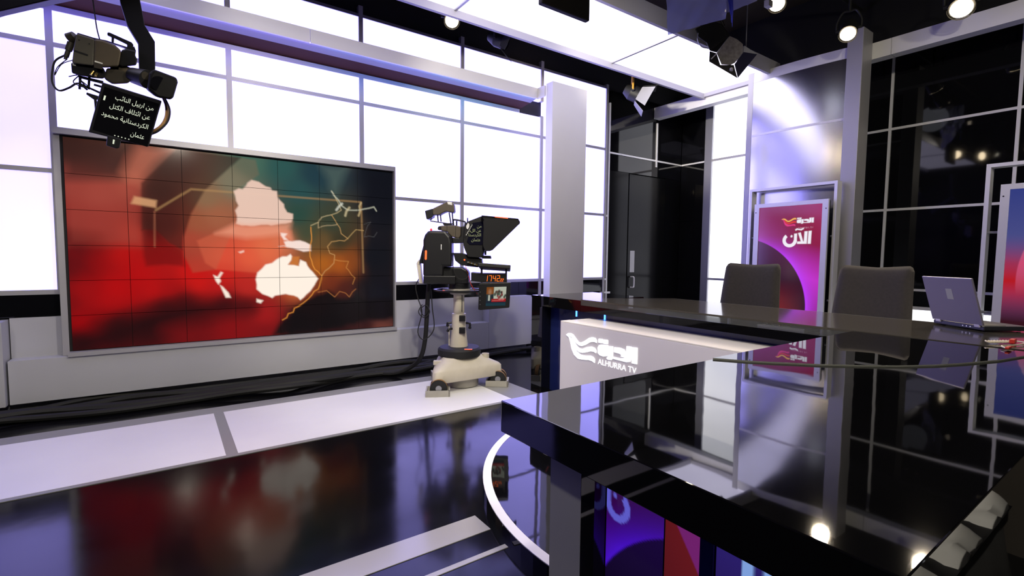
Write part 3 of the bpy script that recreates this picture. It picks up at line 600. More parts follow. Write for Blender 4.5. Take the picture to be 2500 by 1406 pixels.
# ------------------------------------------------------------------ desks
mat('bench_paint', (.66, .63, .68), rough=.35)
mat('bench_top', (.74, .70, .66), rough=.33)
mat('desk_grey', (.26, .26, .28), rough=.3)
mat('taupe_panel', (.085, .075, .065), rough=.35)
mat('acrylic_black', (.004, .004, .004), rough=.012)
mat('acrylic_top', (.055, .050, .042), rough=.10, bump=(60, .04, .001, (1, .04, 1)))
mat('edge_grey', (.16, .165, .15), rough=.25)
mat('blue_black', (.012, .018, .09), rough=.12)
mat('glass', (.93, .96, .95), rough=.0, trans=1.0, ior=1.47)
mat('glass_edge', (.70, .74, .72), rough=.05, trans=1.0, ior=1.47)
mat('paper', (.80, .79, .76), rough=.6)
mat('paper_white', (.85, .85, .86), rough=.55)
emat('logo_white', (1.0, .98, 1.0), 1.6)
emat('led_line', (.05, .22, 1.0), 6.0)
def clearmat(name, tint):
    mt = bpy.data.materials.new(name); mt.use_nodes = True; nt = mt.node_tree; nt.nodes.clear()
    o = nt.nodes.new('ShaderNodeOutputMaterial'); tr = nt.nodes.new('ShaderNodeBsdfTransparent'); gl = nt.nodes.new('ShaderNodeBsdfGlossy'); df = nt.nodes.new('ShaderNodeBsdfDiffuse')
    fr = nt.nodes.new('ShaderNodeFresnel'); fr.inputs[0].default_value = 1.47; mx = nt.nodes.new('ShaderNodeMixShader'); m2 = nt.nodes.new('ShaderNodeMixShader'); m2.inputs[0].default_value = .08
    tr.inputs[0].default_value = (*tint, 1); gl.inputs['Roughness'].default_value = .03; df.inputs[0].default_value = (.6, .62, .6, 1)
    nt.links.new(tr.outputs[0], m2.inputs[1]); nt.links.new(df.outputs[0], m2.inputs[2]); nt.links.new(fr.outputs[0], mx.inputs[0]); nt.links.new(m2.outputs[0], mx.inputs[1]); nt.links.new(gl.outputs[0], mx.inputs[2]); nt.links.new(mx.outputs[0], o.inputs[0])
    MATS[name] = mt
clearmat('clear_acrylic', (.93, .95, .94))

dk = thing('presenter_desk', 'long glossy black news desk with clear glass top and lit logo bench', 'desk', (3.05, 2.2, 0))
B('end_leg', 'desk_black', dk, (2.70, 3.46, 3.36, 3.51, 0, .762))
B('black_top', 'desk_black', dk, (2.70, 3.46, 2.87, 3.51, .762, .85))
B('black_top', 'desk_black', dk, (2.70, 3.46, -.9, 2.868, .762, .812))
MB().prism([(2.70, 2.868, .848), (2.70, -.9, .848), (3.46, -.9, .848), (3.46, 2.58, .848), (2.93, 2.868, .848)], (0, 0, .011)).build('glass_top', 'acrylic_top', dk)
B('glass_edge', 'edge_grey', dk, (3.4602, 3.464, -.9, 2.58, .848, .8592))
B('glass_front', 'clear_acrylic', dk, (2.70, 2.709, .98, 2.868, .8125, .8475))
B('back_panel', 'blue_black', dk, (2.80, 2.83, .985, 3.36, .0, .762))
B('back_panel', 'taupe_panel', dk, (2.80, 2.83, -.9, .983, .0, .762))
for y in (3.022, 2.697): B('led_line', 'led_line', dk, (2.794, 2.80, y-.006, y+.006, .70, .76))
for y in (1.62, 2.80): MB().cyl((2.73, y, .8125), (2.73, y, .8475), .011, n=12).build('glass_spacer', 'alu_bright', dk)
bn = B('bench_front', 'bench_paint', dk, (2.45, 2.47, .99, 2.822, .06, .702), bevel=.002)
B('bench_side', 'bench_paint', dk, (2.47, 2.80, 2.802, 2.822, .06, .702))
B('bench_top', 'bench_top', dk, (2.45, 2.545, .99, 2.822, .702, .712), bevel=.002)
B('bench_top', 'bench_top', dk, (2.552, 2.80, .99, 2.822, .702, .710), bevel=.002)
for i, q in enumerate(LOGO):
    nm = 'logo_wing' if i < 3 else ('logo_dot' if i < 5 else 'logo_letter')
    MB().prism([(2.4445, y, z) for y, z in q], (.006, 0, 0)).build(nm, 'logo_white', dk)
v_, f_, w_ = text_polys('ALHURRA TV', 1.0, .018)
k = .343/w_
MB().add([(2.4455, 2.415-p.x*k, .4525+p.y*k*.98) for p in v_], f_).build('logo_caption', 'logo_white', dk)

fd = thing('guest_desk', 'wide glossy black desk top in the foreground reflecting the wall', 'desk', (1.7, .57, 0))
B('desk_top', 'desk_black', fd, (.654, 2.70, .17, .968, .773, .85), bevel=.002)
arc = [(1.535, .966), (1.60, .87), (1.746, .716), (1.86, .625), (1.959, .558), (2.07, .50), (2.187, .456), (2.37, .40), (2.555, .366), (2.699, .35)]
MB().prism([(x, y, .8503) for x, y in arc]+[(2.699, .966, .8503)], (0, 0, .0055)).build('glass_overlay', 'acrylic_black', fd)
for (xa, ya), (xb, yb) in zip(arc[:-1], arc[1:]):
    MB().prism([(xa, ya, .8503), (xb, yb, .8503), (xb-.002, yb-.002, .8503), (xa-.002, ya-.002, .8503)], (0, 0, .0050)).build('glass_edge', 'edge_grey', fd)
B('leg_panel', 'desk_grey', fd, (.70, .74, .732, .832, 0, .772))
B('leg_panel', 'desk_black', fd, (.70, .90, .692, .731, 0, .772))
B('side_panel', 'desk_black', fd, (.90, 2.44, .178, .20, .062, .768))
B('side_panel', 'desk_black', fd, (1.30, 2.44, .92, .94, .062, .772))
B('screen_housing', 'matte_black', fd, (.735, .80, .205, .691, .02, .772))
def under_reflect_a(S, T):
    return totem_picture(np.clip(.52+(.22-S)*.5, 0, 1), np.clip(.175+T*.70*.5/.145/1.79, 0, 1))*np.array([.2, .2, 1.0])*.6  # mirrored title: a reflection in dark glass, put in as emitted picture
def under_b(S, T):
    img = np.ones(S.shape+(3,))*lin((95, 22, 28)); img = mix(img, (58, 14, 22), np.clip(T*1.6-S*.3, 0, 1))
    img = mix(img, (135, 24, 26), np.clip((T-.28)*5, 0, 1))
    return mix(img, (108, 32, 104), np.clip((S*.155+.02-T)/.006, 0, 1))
def under_reflect_c(S, T):  # reflected letter strokes, put in as emitted colour
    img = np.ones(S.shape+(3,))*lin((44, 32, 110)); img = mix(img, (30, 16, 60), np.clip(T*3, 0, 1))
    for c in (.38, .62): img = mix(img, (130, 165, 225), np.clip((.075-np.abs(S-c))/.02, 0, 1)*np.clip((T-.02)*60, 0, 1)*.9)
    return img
for (y1, y0, fn) in ((.690, .547, under_reflect_a), (.544, .470, under_b), (.442, .300, under_reflect_c)):
    painted_grid('display_reflection_panel', 'screen_small', fd, (.734, y1, .77), (0, -(y1-y0), 0), (0, 0, -.70), 40, 180, fn)  # outer two glow with painted reflections, middle one is a screen
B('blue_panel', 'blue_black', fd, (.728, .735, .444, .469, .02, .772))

# papers and a wired earpiece under the glass
pp = thing('paper_stack', 'white paper sheets lying under the clear glass edge of the desk', 'paper', (2.80, 1.32, .8125))
for i in range(4):
    dx = random.uniform(-.003, .003)
    B('sheet', 'paper_white', pp, (2.7125+abs(dx), 2.90+dx, 1.194+dx, 1.442+dx, .8125+i*.0055, .8125+i*.0055+.005))
mat('skin_wire', (.55, .33, .16), rough=.5); mat('dark_wire', (.03, .025, .02), rough=.5)
ep = thing('earpiece', 'small wired earpiece lying on the papers under the glass', 'earpiece', (2.76, 1.33, .8345))
MB().tube([(2.715, 1.40, .8365), (2.73, 1.37, .840), (2.72, 1.345, .838), (2.74, 1.33, .841), (2.718, 1.31, .838), (2.74, 1.285, .840), (2.72, 1.26, .8365)], .0018, 6, 4).build('wire', 'skin_wire', ep, smooth=True)
MB().cyl((2.72, 1.325, .838), (2.735, 1.32, .840), .005, n=10).build('bud', 'skin_wire', ep)
MB().tube([(2.715, 1.395, .8365), (2.72, 1.38, .841), (2.715, 1.365, .8365)], .0018, 6, 4).build('clip', 'dark_wire', ep, smooth=True)

# ------------------------------------------------------------------ chairs
mat('chair_fabric', (.020, .016, .014), rough=.85, sheen=.0, var=.15, vscale=60)
mat('chair_plastic', (.012, .012, .013), rough=.45)
mat('chrome', (.8, .8, .82), rough=.12, metal=1)
def backrest_mesh(w0, w1, h, th):
    """upholstered pad: local x = width, z = height, slightly dished, rounded corners"""
    bm = bmesh.new(); nx, nz = 16, 16
    grid = {}
    for side in (0, 1):
        for j in range(nz+1):
            for i in range(nx+1):
                u = i/nx*2-1; t = j/nz
                wd = w0+(w1-w0)*t
                # squircle-rounded outline
                zz = t*2-1; r = .16
                ax, az = abs(u), abs(zz)
                x = u; z = zz
                if ax > 1-r and az > 1-r*.9:
                    cx, cz = 1-r, 1-r*.9
                    du, dz = (ax-cx)/r, (az-cz)/(r*.9); m_ = max(du, dz); L = math.hypot(du, dz)
                    if L > 0: x = math.copysign(cx+du/L*m_*r, u); z = math.copysign(cz+dz/L*m_*r*.9, zz)
                edge = max(abs(u), abs(zz)); puff = (1-max(0, edge-.72)/.28*max(0, edge-.72)/.28)
                dish = .035*(x*x)+.012*math.sin(t*3.1)-.02*(u*0)
                y = -dish+(th*.5*puff if side else -th*.5*puff)
                grid[side, i, j] = bm.verts.new((x*wd/2, y, (z+1)/2*h + .012*(1-x*x)*0 - .012*(1-abs(x))*(1 if j == nz else 0)))
    for side in (0, 1):
        for j in range(nz):
            for i in range(nx):
                f = [grid[side, i, j], grid[side, i+1, j], grid[side, i+1, j+1], grid[side, i, j+1]]
                bm.faces.new(f if side == 0 else f[::-1])
    ring = [(i, 0) for i in range(nx)]+[(nx, j) for j in range(nz)]+[(i, nz) for i in range(nx, 0, -1)]+[(0, j) for j in range(nz, 0, -1)]
    for k in range(len(ring)):
        a, b = ring[k], ring[(k+1) % len(ring)]
        bm.faces.new([grid[0, a[0], a[1]], grid[1, a[0], a[1]], grid[1, b[0], b[1]], grid[0, b[0], b[1]]])
    bm.normal_update(); me = bpy.data.meshes.new('backrest'); bm.to_mesh(me); bm.free(); me.shade_smooth()
    return me
def office_chair(label, loc, rz):
    t = thing('office_chair', label, 'chair', loc, (0, 0, rz), group='black chairs behind the presenter desk')
    me = backrest_mesh(.50, .43, .62, .075); me.materials.append(MATS['chair_fabric'])
    b = bpy.data.objects.new('backrest', me); COL.objects.link(b); b.parent = t; b.location = (0, .0, .545); b.rotation_euler = (R(-7), 0, 0)
    q = MB().box(-.24, .24, -.50, -.03, .45, .53); q.build('seat', 'chair_fabric', t, bevel=.03, seg=3, world=False)
    MB().tube([(0, -.2, .44), (0, .05, .43), (0, .09, .5), (0, .03, .75)], .022, 8, 4).build('back_bracket', 'chair_plastic', t, world=False, smooth=True)
    MB().cyl((0, -.26, .09), (0, -.26, .44), .028, n=16).build('gas_column', 'chrome', t, world=False, smooth=True)
    for i in range(5):
        a = 2*math.pi*i/5+.3; c, s = math.cos(a), math.sin(a)
        MB().tube([(0, -.26, .12), (c*.15, -.26+s*.15, .10), (c*.29, -.26+s*.29, .075)], .019, 8, 2).build('base_arm', 'chair_plastic', t, world=False, smooth=True)
        MB().cyl((c*.29-s*.02, -.26+s*.29+c*.02, .03), (c*.29+s*.02, -.26+s*.29-c*.02, .03), .03, n=14).build('caster', 'chair_plastic', t, world=False, smooth=True)
    for sx in (-1, 1):
        MB().tube([(sx*.25, -.12, .46), (sx*.29, -.14, .52), (sx*.29, -.14, .66)], .015, 8, 3).build('arm_post', 'chair_plastic', t, world=False, smooth=True)
        MB().box(sx*.29-.035, sx*.29+.035, -.30, -.04, .66, .69).build('arm_pad', 'chair_plastic', t, bevel=.01, world=False)
    return t
office_chair('black high-back chair in front of the purple title display', (3.86, 2.125, 0), R(-90+6))
office_chair('black high-back chair beside the laptop, in front of black glass wall', (3.86, 1.285, 0), R(-90-3))

# ------------------------------------------------------------------ laptop
mat('laptop_lid', (.22, .20, .27), rough=.42, metal=.4); mat('laptop_dark', (.02, .02, .028), rough=.4)
mat('sticker', (.30, .30, .30), rough=.6); mat('lap_hinge', (.45, .42, .55), rough=.35); mat('lap_key', (.03, .03, .032), rough=.5)
hz = .861
ang = math.atan2(-.228, -.158)                     # hinge direction from its left end
lp = thing('laptop', 'open silver laptop with its lid towards the camera on the glass desk', 'laptop', (3.358, .829, hz), (0, 0, ang))
Lw = .28
# local: x along hinge, y away from the viewer (base side), z up
B('base', 'laptop_dark', lp, (0, Lw, .0, .225, .004, .026), bevel=.004, world=False)
kb = B('keyboard', 'lap_key', lp, (.015, Lw-.015, .02, .12, .026, .0275), world=False)
for x in (.03, Lw-.03):
    for y in (.03, .20): MB().cyl((x, y, 0), (x, y, .005), .008, n=10).build('rubber_foot', 'laptop_dark', lp, world=False)
lean = Vector((0, -.075, .235)).normalized(); nrm = Vector((1, 0, 0)).cross(lean).normalized()
def lidbox(x0, x1, a0, a1, d0, d1):
    q = MB(); P = []
    for d in (d0, d1):
        for (x, a) in ((x0, a0), (x1, a0), (x1, a1), (x0, a1)): P.append(Vector((x, 0, .022))+lean*a+nrm*d)
    return q.add(P, [(0, 3, 2, 1), (4, 5, 6, 7), (0, 1, 5, 4), (1, 2, 6, 5), (2, 3, 7, 6), (3, 0, 4, 7)])
lid = lidbox(0, Lw, .006, .245, -.005, .005).build('lid', 'laptop_lid', lp, bevel=.003, world=False)
sgn = 1 if nrm.y < 0 else -1
lidbox(.125, .160, .13, .185, sgn*.0052, sgn*.0057).build('sticker', 'sticker', lid, world=False)
lidbox(.012, Lw-.012, .02, .235, -sgn*.0052, -sgn*.0056).build('screen', 'gloss_black', lid, world=False)
for x in (.02, Lw-.045): lidbox(x, x+.028, -.004, .010, -.007, .007).build('hinge', 'lap_hinge', lp, bevel=.002, world=False)
for i in range(3): MB().cyl((.17+i*.02, -.001, .015), (.17+i*.02, .003, .015), .003, n=8).build('port', 'alu_bright', lp, world=False)

# cream cord and red clip on the glass
mat('red_plastic', (.55, .03, .02), rough=.4); mat('cream_plastic', (.70, .62, .50), rough=.5)
cc = thing('microphone_cord', 'coiled cream microphone cord with a red clip beside the laptop', 'cord', (2.76, .46, .8605))
pts = []
for i in range(40):
    t = i/39; a = i*1.35
    pts.append((2.76+.10*t+.007*math.cos(a), .505-.055*t+.007*math.sin(a), .8645+.003*(1+math.sin(a))))
MB().tube(pts, .0032, 6, 2).build('coiled_cord', 'cream_plastic', cc, smooth=True)
MB().tube([(2.86, .45, .866), (2.90, .44, .866), (2.87, .41, .866), (2.78, .42, .865), (2.70, .45, .865), (2.65, .43, .864)], .0028, 6, 4).build('cord', 'cream_plastic', cc, smooth=True)
B('clip', 'red_plastic', cc, (2.83, 2.87, .435, .452, .861, .880), bevel=.003)
B('clip_jaw', 'red_plastic', cc, (2.64, 2.69, .42, .432, .861, .869), bevel=.002)

# white cloth over a stool at the near side of the desk (mirrored in the desk's edge)
st = thing('stool', 'low stool draped with a creased white cloth beside the near desk edge', 'stool', (1.35, -.12, 0))
for sx in (1.05, 1.65):
    for sy in (-.36, .08): B('leg', 'chair_plastic', st, (sx-.02, sx+.02, sy-.02, sy+.02, 0, .56))
B('seat', 'chair_plastic', st, (1.02, 1.68, -.39, .11, .56, .60))
nx, ny = 40, 30
vs = []; fs = []
for j in range(ny+1):
    for i in range(nx+1):
        x = .97+.98*i/nx; y = -.43+.585*j/ny
        ex = max(0, 1.03-x, x-1.67); ey = max(0, -.38-y, y-.095)
        z = .612+.018*math.sin(x*23+y*31)*math.sin(y*17+1)+.012*math.sin(x*51-y*9)
        z -= min(.55, (5.5 if x < 1.2 else 2.0)*ex+6.0*ey)
        vs.append((x, y, z))
for j in range(ny):
    for i in range(nx): a = j*(nx+1)+i; fs.append((a, a+1, a+nx+2, a+nx+1))
MB().add(vs, fs).build('cloth', 'paper_white', st, smooth=True)

# ------------------------------------------------------------------ pedestal camera
mat('ped_cream', (.56, .51, .42), rough=.45, var=.04, vscale=14); mat('ped_grey', (.36, .34, .30), rough=.5, var=.06, vscale=10)
mat('black_plastic', (.009, .009, .011), rough=.42); mat('black_rubber', (.010, .010, .011), rough=.65)
mat('khaki', (.085, .068, .048), rough=.5, var=.05, vscale=20); mat('khaki_dark', (.035, .030, .024), rough=.5)
mat('tyre_brown', (.28, .15, .05), rough=.7); mat('white_print', (.8, .8, .78), rough=.5); mat('metal_grey', (.35, .35, .37), rough=.35, metal=.8)
mat('orange_mark', (.9, .12, .03), rough=.4, emit=(1, .16, .05), estr=.8); mat('red_knob', (.7, .02, .03), rough=.3, emit=(1, .05, .06), estr=.5)
emat('digit_red', (1.0, .13, .01), 3.0); emat('text_white', (.75, .80, .62), 1.0); emat('prompt_dim', (.34, .36, .18), 1.0)
mat('navy_gloss', (.008, .008, .018), rough=.08); mat('lens_glass', (.004, .004, .006), rough=.1, spec=.2); mat('brass', (.5, .38, .14), rough=.3, metal=1); mat('cable_black', (.007, .007, .007), rough=.7)

PA = YAW-math.pi/2
PM = Matrix.Translation((2.212, 3.915, 0)) @ Matrix.Rotation(PA, 4, 'Z')
def ped_thing(name, label, cat, off, group=None):
    return thing(name, label, cat, PM @ Vector(off), (0, 0, PA), group, off=off)
kA, kB, kC = .000432, .0004595, .001406
def dA(x, y, d): return Vector(((x-958)*kA, d, (4042-y)*kA))
def dB(x, y, d): return Vector(((x-901)*kB, d, (2812-y)*kB))
def dC(x, y, d): return Vector(((x-457)*kC, d, (1270-y)*kC))
def slab(fn, pts, d0, d1): return MB().prism([fn(x, y, d0) for x, y in pts], fn(0, 0, d1)-fn(0, 0, d0))

pd = ped_thing('camera_pedestal', 'cream wheeled studio pedestal carrying a robotic camera', 'pedestal', (0, 0, 0))
V = [(-.19, -.34), (.335, .02), (-.24, .29)]
def tri(scale, r, z):
    """rounded-corner triangle outline"""
    out = []; cx = sum(v[0] for v in V)/3; cy = sum(v[1] for v in V)/3
    Q = [((v[0]-cx)*scale+cx, (v[1]-cy)*scale+cy) for v in V]
    for i in range(3):
        p = Vector(Q[i]); a = Vector(Q[i-1]); b = Vector(Q[(i+1) % 3])
        d0 = (a-p).normalized(); d1 = (b-p).normalized(); s0 = p+d0*r; s1 = p+d1*r
        for k in range(7):
            t = k/6; q = s0*(1-t)**2+p*2*t*(1-t)+s1*t*t; out.append((q.x, q.y, z))
    return out
def stack(levels):
    q = MB(); n = len(levels[0]); vs = [p for L in levels for p in L]
    fs = [(j*n+i, j*n+(i+1) % n, (j+1)*n+(i+1) % n, (j+1)*n+i) for j in range(len(levels)-1) for i in range(n)]
    fs += [tuple(range(n-1, -1, -1)), tuple(range((len(levels)-1)*n, len(levels)*n))]
    return q.add(vs, fs)
stack([tri(1.18, .11, .100), tri(1.21, .11, .108), tri(1.20, .12, .196), tri(1.15, .13, .216), tri(.84, .18, .272), tri(.78, .18, .290)]).build('base_shell', 'ped_cream', pd, smooth=True)
MB().lathe([(.146, .012), (.148, .02), (.148, .118)], (0, 0), 40).build('skirt', 'ped_grey', pd, smooth=True)
MB().lathe([(.175, .278), (.195, .288), (.198, .31), (.196, .345), (.18, .362), (.07, .368)], (-.03, 0), 48).build('bumper_ring', 'black_rubber', pd, smooth=True)
MB().box(-.24, -.15, -.20, -.16, .228, .268).build('cable_guard', 'ped_cream', pd, bevel=.006)
MB().rring((.21, .02), .026, .034, .235, .298, 20).build('cup_holder', 'ped_cream', pd)
B('warning_label', 'orange_mark', pd, (.03, .10, -.155, -.125, .3625, .3645))
for (wx, wy, rot) in ((-.18, -.33, .12), (.322, .015, -.05), (-.23, .285, .3)):
    c, s = math.cos(rot), math.sin(rot)
    def W(x, y, z): return (wx+c*x-s*y, wy+s*x+c*y, z)
    sw = MB().cyl(W(0, 0, .06), W(0, 0, .13), .022, n=12).build('swivel_fork', 'ped_grey', pd)
    for d in (-.045, .045):
        wh = MB().cyl(W(.01, d-.016, .072), W(.01, d+.016, .072), .072, n=28).build('wheel', 'black_rubber', pd, smooth=True, bevel=.004)
        MB().cyl(W(.01, d-.0175, .072), W(.01, d+.0175, .072), .0735, .0735, n=28, caps=False).build('tyre_edge', 'tyre_brown', wh, smooth=True)
        MB().cyl(W(.01, d-.024, .072), W(.01, d+.024, .072), .026, n=14).build('hub', 'metal_grey', wh)
    q = MB().box(-.09, .105, -.085, -.073, .006, .058).box(-.09, .105, .073, .085, .006, .058).box(-.10, -.088, -.085, .085, .006, .058).box(.093, .105, -.085, .085, .006, .058)
    q.xf(Matrix.Translation((wx, wy, 0)) @ Matrix.Rotation(rot, 4, 'Z')).build('wheel_guard', 'ped_grey', pd)
MB().lathe([(.084, .362), (.080, .40), (.066, .52), (.064, .668), (.054, .672)], (-.035, 0), 32).build('lower_column', 'ped_cream', pd, smooth=True)
MB().lathe([(.050, .66), (.050, .846)], (-.035, 0), 28).build('upper_column', 'ped_cream', pd, smooth=True)
B('column_slot', 'matte_black', pd, (-.005, .001, -.052, -.045, .69, .845))
for (x0, z0) in ((-.025, .605), (-.025, .495)): B('clamp_block', 'black_plastic', pd, (x0, x0+.055, -.080, -.05, z0, z0+.055), bevel=.004)
for (p0, p1, p2) in (((-.10, -.02, .585), (-.135, -.03, .585), (-.135, -.03, .56)), ((-.09, -.06, .535), (-.12, -.08, .535), (-.125, -.08, .52)), ((.035, -.03, .585), (.07, -.05, .585), (.07, -.05, .545))):
    h = MB().tube([p0, p1, p2], .011, 8, 2).build('clamp_lever', 'black_plastic', pd, smooth=True)
    MB().lathe([(.006, -.012), (.014, -.006), (.014, .006), (.006, .012)], (0, 0), 10).xf(Matrix.Translation(p2)).build('lever_knob', 'black_plastic', h, smooth=True)
MB().cyl((-.125, 0, .37), (-.125, 0, .585), .006, n=8).build('guide_rod', 'ped_cream', pd)
MB().lathe([(.06, .842), (.085, .85), (.088, .862), (.06, .868)], (-.03, 0), 32).build('column_cap', 'ped_grey', pd, smooth=True)
q = MB().rring((-.03, 0), .21, .236, .876, .892, 56); q.build('steering_ring', 'black_plastic', pd, smooth=True)
for i in range(3):
    a = 2*math.pi*i/3+.4
    MB().tube([(-.03+.05*math.cos(a), .05*math.sin(a), .878), (-.03+.215*math.cos(a), .215*math.sin(a), .884)], .012, 8, 1).build('ring_spoke', 'ped_grey', pd)
MB().lathe([(.11, .868), (.115, .874), (.115, .896), (.10, .90)], (-.03, 0), 36).build('top_plate', 'ped_grey', pd, smooth=True)
B('ring_mark', 'orange_mark', pd, (-.155, -.135, -.222, -.205, .892, .894))

# robotic pan head with its side housing
hd = ped_thing('robotic_head', 'black robotic pan head numbered 1 on the pedestal', 'camera head', (-.03, 0, .90))
MB().lathe([(.10, .90), (.102, .955)], (-.03, 0), 32).build('pan_base', 'black_plastic', hd, smooth=True)
slab(dB, [(500, 430), (900, 430), (990, 480), (1030, 540), (1035, 740), (540, 745)], -.11, .11).build('pan_body', 'black_plastic', hd, bevel=.012)
B('rating_label', 'white_print', hd, (-.16, -.06, -.1125, -.111, .962, .978))
# housing: chamfered tall box, front face toward the viewer-right
slab(dA, [(175, 1700), (180, 960), (215, 850), (275, 780), (330, 765), (640, 770), (735, 880), (760, 1010), (760, 1500), (590, 1500), (590, 1700)], -.16, .03).build('side_housing', 'black_plastic', hd, bevel=.022, seg=3)
B('housing_foot', 'black_plastic', hd, (-.335, -.05, -.155, .02, .945, 1.02), bevel=.01)
slab(dA, [(222, 1180), (232, 1165), (250, 1165), (262, 1180), (258, 1345), (245, 1360), (230, 1360), (218, 1345)], -.163, -.158).build('tally_strip', 'orange_mark', hd)
v_, f_, w_ = text_polys('1', 1.0)
MB().add([dA(545, 1150, -.1625)+Vector((p.x*.068, 0, p.y*.068)) for p in v_], f_).build('number_one', 'white_print', hd)
MB().lathe([(.004, 0), (.009, .004), (.011, .014), (.007, .024), (.002, .027)], (0, 0), 12).xf(Matrix.Translation(dA(305, 770, -.05))).build('tally_lamp', 'red_knob', hd, smooth=True)
slab(dC, [(160, 470), (175, 445), (185, 470), (200, 600), (178, 600)], -.04, .02).build('connector_box', 'ped_cream', hd, bevel=.004)
slab(dA, [(60, 1406), (150, 1050), (178, 1000), (178, 1450), (60, 1430)], -.06, .0).build('rear_gusset', 'black_plastic', hd)

# camera body with viewfinder
sc = ped_thing('studio_camera', 'khaki studio camera with raised viewfinder on the pedestal head', 'camera', (0, 0, 1.16))
slab(dA, [(510, 650), (820, 640), (925, 665), (920, 860), (880, 910), (740, 880), (640, 770), (510, 755)], -.06, .08).build('body', 'khaki', sc, bevel=.008)
for x in (638, 818): slab(dA, [(x-4, 645), (x+4, 645), (x+4, 880), (x-4, 880)], -.0615, -.0605).build('panel_seam', 'black_plastic', sc)
slab(dA, [(925, 660), (1020, 650), (1020, 1000), (760, 1010), (740, 890), (880, 905), (925, 860)], -.055, .075).build('lens_housing', 'black_plastic', sc, bevel=.006)
slab(dA, [(430, 700), (450, 660), (510, 650), (510, 740), (440, 735)], -.03, .05).build('rear_plug', 'black_plastic', sc, bevel=.004)
for d in (-.03, .04):
    pass
MB().tube([dA(755, 640, .01), dA(745, 540, .01), dA(780, 515, .01), dA(960, 545, .01), dA(1000, 570, .01), dA(990, 650, .01)], .008, 8, 3).build('carry_handle', 'black_plastic', sc, smooth=True)
MB().tube([dA(820, 540, .01), dA(820, 640, .01)], .007, 8, 1).build('handle_post', 'black_plastic', sc)
vf = slab(dA, [(335, 300), (610, 165), (640, 150), (740, 160), (775, 200), (790, 340), (770, 380), (620, 355), (545, 385), (480, 425), (340, 430)], -.055, .055).build('viewfinder', 'khaki', sc, bevel=.008)
slab(dA, [(178, 350), (340, 300), (345, 470), (230, 525), (210, 515)], -.06, .06).build('viewfinder_hood', 'black_plastic', vf, bevel=.006)
slab(dA, [(640, 152), (735, 162), (745, 225), (655, 210)], -.0565, -.055).build('top_label', 'white_print', vf)
for (a, b) in ((((420, 400), (435, 560))), ((480, 400), (495, 560)), ((665, 370), (700, 590)), ((730, 370), (745, 590))):
    MB().tube([dA(*a, .0), dA(*b, .0)], .006, 6, 1).build('viewfinder_strut', 'black_plastic', sc)
MB().tube([dA(310, 500, 0), dA(270, 545, 0), dA(520, 580, 0), dA(640, 600, 0), dA(745, 600, 0)], .005, 6, 2).build('mount_rail', 'black_plastic', sc)
slab(dA, [(540, 600), (700, 590), (740, 630), (560, 640)], -.03, .04).build('mount_plate', 'black_plastic', sc)

# prompter: hood, glass and monitor tray
tp = ped_thing('teleprompter', 'black teleprompter hood with script showing, on the pedestal camera', 'teleprompter', (.2, 0, 1.06))
slab(dA, [(1015, 620), (1060, 570), (1360, 452), (1420, 500), (1480, 560), (1480, 1050), (1360, 1310), (1080, 1290), (1000, 1100), (985, 1000)], -.10, .14).build('hood_rear', 'black_plastic', tp, bevel=.004)
slab(dA, [(1362, 450), (2110, 508), (2150, 575), (2145, 605), (1600, 1145), (1540, 1170), (1450, 1170), (1400, 1050), (1420, 540)], -.17, -.155).build('hood_shade', 'matte_black', tp)
slab(dA, [(1362, 450), (2110, 508), (2150, 575), (2120, 560), (2080, 535), (1400, 500)], -.17, .17).build('hood_top', 'black_plastic', tp)
slab(dA, [(1400, 500), (2080, 535), (1560, 1140), (1440, 1130), (1420, 900)], -.154, .16).build('hood_inner', 'black_plastic', tp)
slab(dA, [(1620, 468), (1900, 490), (1905, 512), (1650, 490)], -.1715, -.17).build('hood_sticker', 'orange_mark', tp)
gl = slab(dA, [(1180, 590), (1390, 560), (1470, 580), (1470, 1040), (1120, 1040), (1060, 980)], -.106, -.101).build('mirror_glass', 'navy_gloss', tp)
for i, s_ in enumerate(['من', 'عن الله', 'الكردستا', 'عثمان']):
    v_, f_, w_ = text_polys(shape_ar(s_), 1.0); k = .038
    xr = (1360, 1352, 1350, 1340)[i]; yb = (690, 778, 868, 968)[i]
    o_ = dA(xr, yb, -.1065)
    MB().add([o_+Vector(((p.x-w_)*k*.9, 0, p.y*k)) for p in v_], f_).build('prompt_line', 'prompt_dim', gl)
slab(dA, [(1010, 880), (1160, 610), (1185, 640), (1035, 905)], -.107, -.106).build('maker_strip', 'matte_black', tp)
slab(dA, [(1046, 660), (1085, 590), (1112, 625), (1108, 680), (1078, 728), (1052, 705)], -.108, -.107).build('round_badge', 'white_print', tp)
for i in range(7):
    x = 1040+i*19; y = 845-i*33
    slab(dA, [(x, y), (x+13, y-22), (x+22, y-16), (x+9, y+8)], -.1082, -.1072).build('badge_stroke', 'white_print', tp)
MB().tube([dA(1435, 1160, .0), dA(1435, 1250, .0)], .008, 8, 1).build('hood_post', 'black_plastic', tp)
slab(dA, [(1365, 1262), (1545, 1262), (1560, 1325), (1365, 1325)], -.05, .08).build('hinge_block', 'black_plastic', tp, bevel=.004)
slab(dA, [(1042, 475), (1062, 475), (1062, 570), (1038, 580)], -.01, .01).build('aerial_peg', 'black_plastic', tp)
